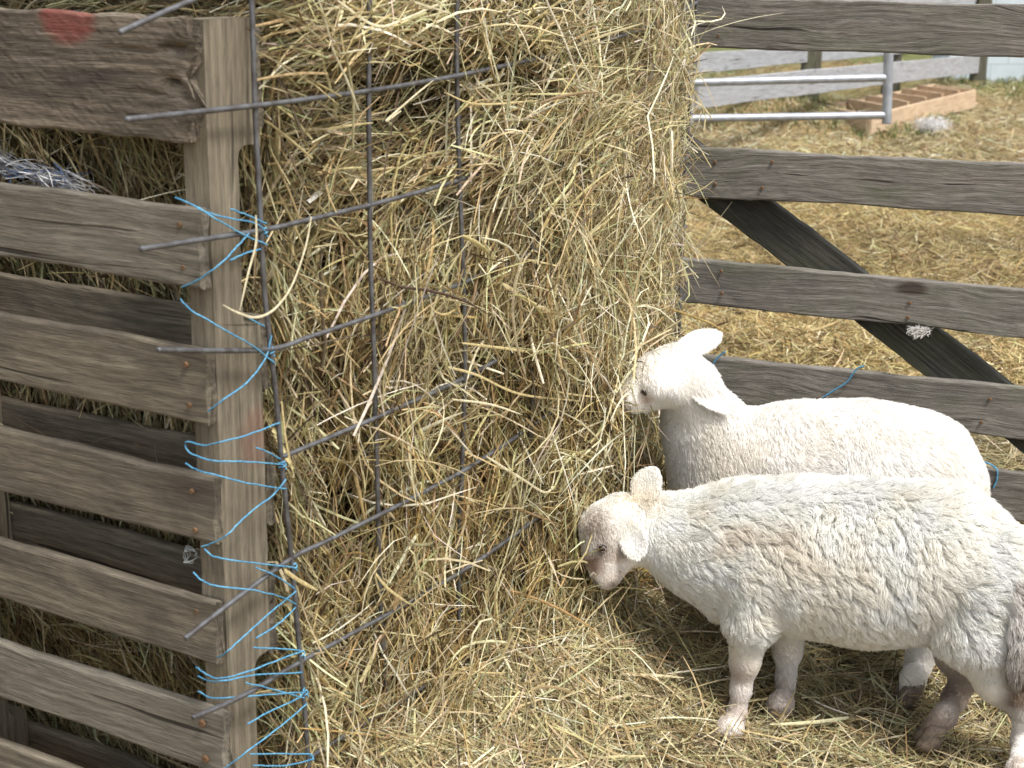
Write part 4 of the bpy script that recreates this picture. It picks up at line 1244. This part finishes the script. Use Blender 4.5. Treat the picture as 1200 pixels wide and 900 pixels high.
# --- near lamb
a_f, a_h = 2.78, 2.68
C1, C2, C3, C4, C5 = PLm(872, 638, 2.79), PLm(940, 652, 2.77), PLm(1020, 663, 2.75), PLm(1098, 660, 2.72), PLm(1152, 680, 2.70)
nf = Vector((-1, 0.12, 0)).normalized(); nl_ = Vector((nf.y, -nf.x, 0))
N1, N2, HD = PLm(812, 636, 2.80), PLm(768, 622, 2.81), PLm(729, 613, 2.81)
pr = [seg_(C1, C2, .112, .140, .80, .04), seg_(C2, C3, .140, .150, .82, .04), seg_(C3, C4, .150, .138, .82, .04), seg_(C4, C5, .138, .108, .85, .04),
      seg_(C1, N1, .108, .085, .8, .04), seg_(N1, N2, .082, .063, .85, .04), seg_(N2, HD, .062, .052, 1, .03),
      seg_(PLm(728, 611, 2.80), PLm(708, 618, 2.79), .050, .044, 1, .02), seg_(PLm(708, 620, 2.79), PLm(705, 650, 2.775), .041, .033, 1, .02),
      seg_(PLm(705, 650, 2.775), PLm(707, 674, 2.765), .031, .0215, 1, .02), seg_(PLm(707, 674, 2.765), PLm(712, 680, 2.765), .020, .018, 1, .010),
      seg_(PLm(741, 638, 2.80), PLm(722, 668, 2.775), .036, .0175, 1, .02), seg_(PLm(703, 634, 2.765), PLm(709, 633, 2.765), .017, .015, 1, .015),
      # chest
      seg_(PLm(845, 655, 2.78), PLm(862, 690, 2.78), .085, .065, .8, .04)]
FN1 = PZ(852, 876, G0 + 0.03); FN2 = PZ(912, 842, G0 + 0.028); HN1 = PZ(1187, 935, G0 + 0.02); HN2 = PZ(1093, 866, G0 + 0.028)
def leg(pts, k=0.02): return [seg_(pts[i][0], pts[i + 1][0], pts[i][1], pts[i + 1][1], 1.0, k) for i in range(len(pts) - 1)]
pr += leg([(PLm(884, 672, 2.73), .062), (PLm(882, 722, 2.72), .044), (PLm(873, 775, 2.72), .0245), (PLm(868, 808, 2.72), .015), (PLm(863, 838, 2.72), .0145), (FN1 + Vector((.004, 0, .035)), .0195), (FN1 + Vector((-.004, 0, .02)), .019)])
pr += leg([(PLm(915, 672, 2.84), .06), (PLm(924, 725, 2.84), .04), (PLm(923, 762, 2.84), .0245), (PLm(921, 795, 2.84), .015), (PLm(919, 815, 2.84), .0145), (FN2 + Vector((.004, 0, .03)), .019), (FN2 + Vector((-.003, 0, .02)), .018)])
pr += leg([(PLm(1150, 685, 2.66), .098), (PLm(1142, 735, 2.64), .072), (PLm(1172, 795, 2.62), .044), (PLm(1204, 832, 2.61), .026), (PLm(1200, 870, 2.61), .0185), (HN1 + Vector((.006, 0, .05)), .017), (HN1 + Vector((0, 0, .02)), .019)])
pr += leg([(PLm(1140, 685, 2.75), .09), (PLm(1116, 728, 2.77), .062), (PLm(1122, 768, 2.78), .038), (PLm(1133, 790, 2.78), .026), (PLm(1118, 820, 2.775), .0195), (HN2 + Vector((.018, 0, .045)), .0175), (HN2 + Vector((0, 0, .02)), .019)])
# tail
pr += [seg_(PLm(1178, 640, 2.64), PLm(1196, 690, 2.575), .030, .024, 1, .02), seg_(PLm(1196, 690, 2.575), PLm(1197, 800, 2.545), .024, .016, 1, .008)]
earN = ear_geo
camdir = Vector((0, -0.93, 0.36))
ears1 = [(PLm(737, 607, 2.755), PLm(748, 657, 2.725), 0.050, Vector((-0.35, -0.9, 0.3)), dict(blunt=1.0)),
         (PLm(748, 588, 2.80), PLm(769, 547, 2.80), 0.060, Vector((-0.3, -0.9, 0.3)), dict(blunt=0.12))]
E1 = PLm(706, 643, 2.733)
def near_len(p):
    L_ = np.full(len(p), 0.025)
    hx = PLm(760, 620, 2.8).x
    L_ = np.where(p[:, 0] < hx + 0.0, 0.010, L_)
    t = np.clip((p[:, 0] - hx) / 0.09, 0, 1); L_ = np.where(p[:, 0] >= hx, 0.010 + 0.013 * t, L_)
    f = np.clip((p[:, 0] - (PLm(735, 620, 2.8).x)) / 0.03, 0, 1); L_ = np.where(p[:, 0] < hx, 0.006 + 0.006 * f, L_)
    L_ = L_ + 0.009 * blob(p, PLm(703, 612, 2.76), .022)
    L_ = np.where((p[:, 0] < hx) & (p[:, 2] < PLm(705, 648, 2.77).z), 0.0035, L_)
    L_ = L_ * np.clip(0.12 + (p[:, 2] - G0 - 0.16) / 0.09, 0.21, 1)
    return L_
def near_col(p):
    n_ = noise(p, 9, 71); n2_ = noise(p, 28, 72); n3_ = noise(p, 4, 73)
    c = np.tile(WHITE, (len(p), 1))
    c = mixm(c, 0.14 + 0.18 * n_ + 0.22 * n2_, CREAM * 1.26)
    c = mixm(c, np.clip(n3_ + n2_ * 0.7 - 0.75, 0, 1) * 0.45, TAN)
    c = mixm(c, blob(p, PLm(698, 618, 2.76), .022) * (0.9 + .4 * n2_), TAN * .75)
    c = mixm(c, blob(p, PLm(699, 655, 2.75), .026) * (0.75 + .8 * n2_), TAN * .6)
    c = mixm(c, blob(p, PLm(728, 645, 2.76), .015) * 0.85, DIRT_BROWN * 1.3)
    c = mixm(c, blob(p, PLm(745, 585, 2.80), .03) * (0.15 + .7 * n2_), CREAM)
    c = mixm(c, blob(p, PLm(722, 650, 2.75), .016) * 0.7, TAN * .9)
    c = mixm(c, blob(p, PLm(706, 672, 2.75), .034) * (0.60 + 1.3 * n2_), np.array([0.40, 0.29, 0.24]))
    c = mixm(c, blob(p, PLm(697, 683, 2.75), .010), DIRT_BROWN)
    c = mixm(c, blob(p, PLm(718, 684, 2.75), .008), DIRT_BROWN)
    c = mixm(c, blob(p, PLm(707, 643, 2.735), .013) * 0.75, DIRT_BROWN * 1.3)
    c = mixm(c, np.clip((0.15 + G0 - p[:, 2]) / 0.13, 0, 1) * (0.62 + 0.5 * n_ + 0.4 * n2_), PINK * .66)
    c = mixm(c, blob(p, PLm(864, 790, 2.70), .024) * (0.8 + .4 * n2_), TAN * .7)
    c = mixm(c, np.clip((0.10 + G0 - p[:, 2]) / 0.06, 0, 1) * np.clip(n2_ + .35, 0, 1) * .7, DIRT_BROWN * 1.3)
    c = mixm(c, blob(p, PLm(1128, 800, 2.78), .10) * 0.8, DIRT_BROWN * 1.35)  # far hind leg tinted a darker brown around the hock
    tl = np.clip((p[:, 0] - PLm(1172, 700, 2.6).x) / 0.03, 0, 1) * (p[:, 2] < 0.56) * (p[:, 2] > 0.3)
    c = mixm(c, tl * (0.75 + 0.5 * n2_), DIRT_BROWN * 1.0)
    earz = blob(p, PLm(747, 640, 2.74), .035)
    c = mixm(c, earz * 0.9, WHITE * 1.02)
    return np.clip(c, 0.05, 0.86)
nf_ = nf
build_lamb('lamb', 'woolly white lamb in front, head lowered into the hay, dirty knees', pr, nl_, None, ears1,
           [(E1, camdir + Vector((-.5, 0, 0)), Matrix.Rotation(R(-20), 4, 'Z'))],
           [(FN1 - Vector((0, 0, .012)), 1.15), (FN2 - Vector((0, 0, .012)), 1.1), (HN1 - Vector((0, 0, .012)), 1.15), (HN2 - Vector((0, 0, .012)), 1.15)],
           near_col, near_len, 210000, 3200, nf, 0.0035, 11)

# --- far lamb
def PLf(px, py, Y): return P(px, py, (Y - 0.075 * min(1, max(0, (845 - px) / 70))) * LS)
YF = 3.06
D1, D2, D3, D4, D5 = PLf(853, 552, 3.08), PLf(930, 560, 3.07), PLf(1010, 560, 3.05), PLf(1070, 565, 3.04), PLf(1092, 584, 3.03)
ff_ = Vector((-1, 0.06, 0)).normalized(); fl2 = Vector((ff_.y, -ff_.x, 0))
pr2 = [seg_(D1, D2, .115, .150, .78, .05), seg_(D2, D3, .150, .152, .82, .05), seg_(D3, D4, .150, .138, .82, .05), seg_(D4, D5, .132, .098, .85, .05),
       seg_(D1, PLf(826, 503, 3.09), .108, .076, .85, .05), seg_(PLf(826, 503, 3.09), PLf(806, 455, 3.08), .074, .055, .9, .04),
       seg_(PLf(806, 455, 3.08), PLf(790, 435, 3.07), .052, .049, 1, .03), seg_(PLf(790, 435, 3.07), PLf(768, 437, 3.06), .049, .040, 1, .02),
       seg_(PLf(766, 441, 3.06), PLf(738, 464, 3.05), .037, .0265, 1, .02), seg_(PLf(738, 464, 3.05), PLf(719, 469, 3.05), .026, .0165, 1, .012),
       seg_(PLf(785, 455, 3.05), PLf(745, 472, 3.05), .036, .020, 1, .02), seg_(PLf(770, 452, 3.02), PLf(783, 452, 3.02), .022, .022, 1, .02)]
FF1 = PZ(876, 800, G0 + 0.02); FF2 = PZ(915, 785, G0 + 0.02); FH1 = PZ(1066, 815, G0 + 0.028); FH2 = PZ(1130, 788, G0 + 0.02)
pr2 += leg([(PLf(865, 620, 3.0), .062), (PLf(875, 690, 3.0), .042), (PLf(876, 730, 2.99), .025), (PLf(877, 765, 2.985), .017), (FF1 + Vector((.003, 0, .035)), .019), (FF1, .0185)])
pr2 += leg([(PLf(885, 620, 3.12), .06), (PLf(905, 690, 3.12), .04), (PLf(912, 725, 3.1), .025), (PLf(914, 755, 3.08), .017), (FF2 + Vector((.003, 0, .035)), .019), (FF2, .0185)])
pr2 += leg([(PLf(1092, 620, 2.98), .092), (PLf(1085, 680, 2.96), .066), (PLf(1088, 725, 2.95), .043), (PLf(1082, 760, 2.945), .031), (PLf(1074, 785, 2.94), .022), (FH1 + Vector((.004, 0, .035)), .0215), (FH1, .0205)])
pr2 += leg([(PLf(1095, 620, 3.1), .09), (PLf(1098, 680, 3.1), .062), (PLf(1118, 720, 3.1), .032), (PLf(1128, 745, 3.09), .02), (FH2 + Vector((.003, 0, .035)), .018), (FH2, .0185)])
ears2 = [(PLf(792, 413, 3.07), PLf(846, 390, 3.09), 0.050, Vector((-0.1, -0.85, 0.5)), dict(blunt=0.5)),
         (PLf(800, 448, 3.03), PLf(856, 484, 2.99), 0.044, Vector((0.15, -0.75, 0.65)), dict(blunt=0.1))]
def far_len(p):
    hx = PLf(790, 440, 3.05)
    L_ = np.full(len(p), 0.012)
    d = np.linalg.norm(p - np.array(PLf(765, 445, 3.06)), axis=1)
    L_ = np.where(d < 0.13, 0.006 + 0.009 * np.clip((d - 0.05) / 0.08, 0, 1), L_)
    L_ = np.where(p[:, 0] < PLf(752, 460, 3.05).x, 0.003, L_)
    return L_ * np.clip((p[:, 2] - G0 - 0.02) / 0.27, 0.25, 1)
def far_col(p):
    n_ = noise(p, 7, 81); n2_ = noise(p, 24, 82)
    c = np.tile(np.array([0.86, 0.85, 0.83]), (len(p), 1))
    c = mixm(c, 0.06 + 0.2 * n_ + 0.16 * n2_, CREAM * 1.15)
    c = mixm(c, blob(p, PLf(840, 540, 2.98), .07) * 0.35, CREAM)
    c = mixm(c, blob(p, PLf(716, 466, 3.05), .020) * 0.7, PINK)
    c = mixm(c, blob(p, PLf(757, 466, 3.02), .010) * 0.7, PINK * .85)
    c = mixm(c, np.clip((0.09 + G0 - p[:, 2]) / 0.1, 0, 1) * 0.6, CREAM * .9)
    return np.clip(c, 0.05, 0.87)
E2 = PLf(757, 460, 3.014)
build_lamb('lamb', 'smoother white lamb standing behind the woolly one, head raised with its ear back', pr2, fl2, None, ears2,
           [(E2 + Vector((0, .004, 0)), camdir + Vector((-.3, 0, 0)), Matrix.Rotation(R(10), 4, 'Z'))],
           [(FF1 - Vector((0, 0, .015)), 1.1), (FF2 - Vector((0, 0, .015)), 1.1), (FH1 - Vector((0, 0, .015)), 1.2), (FH2 - Vector((0, 0, .015)), 1.1)],
           far_col, far_len, 150000, 4200, ff_, 0.0012, 12, rad=0.0004)
scene.cycles_curves.shape = 'RIBBONS'
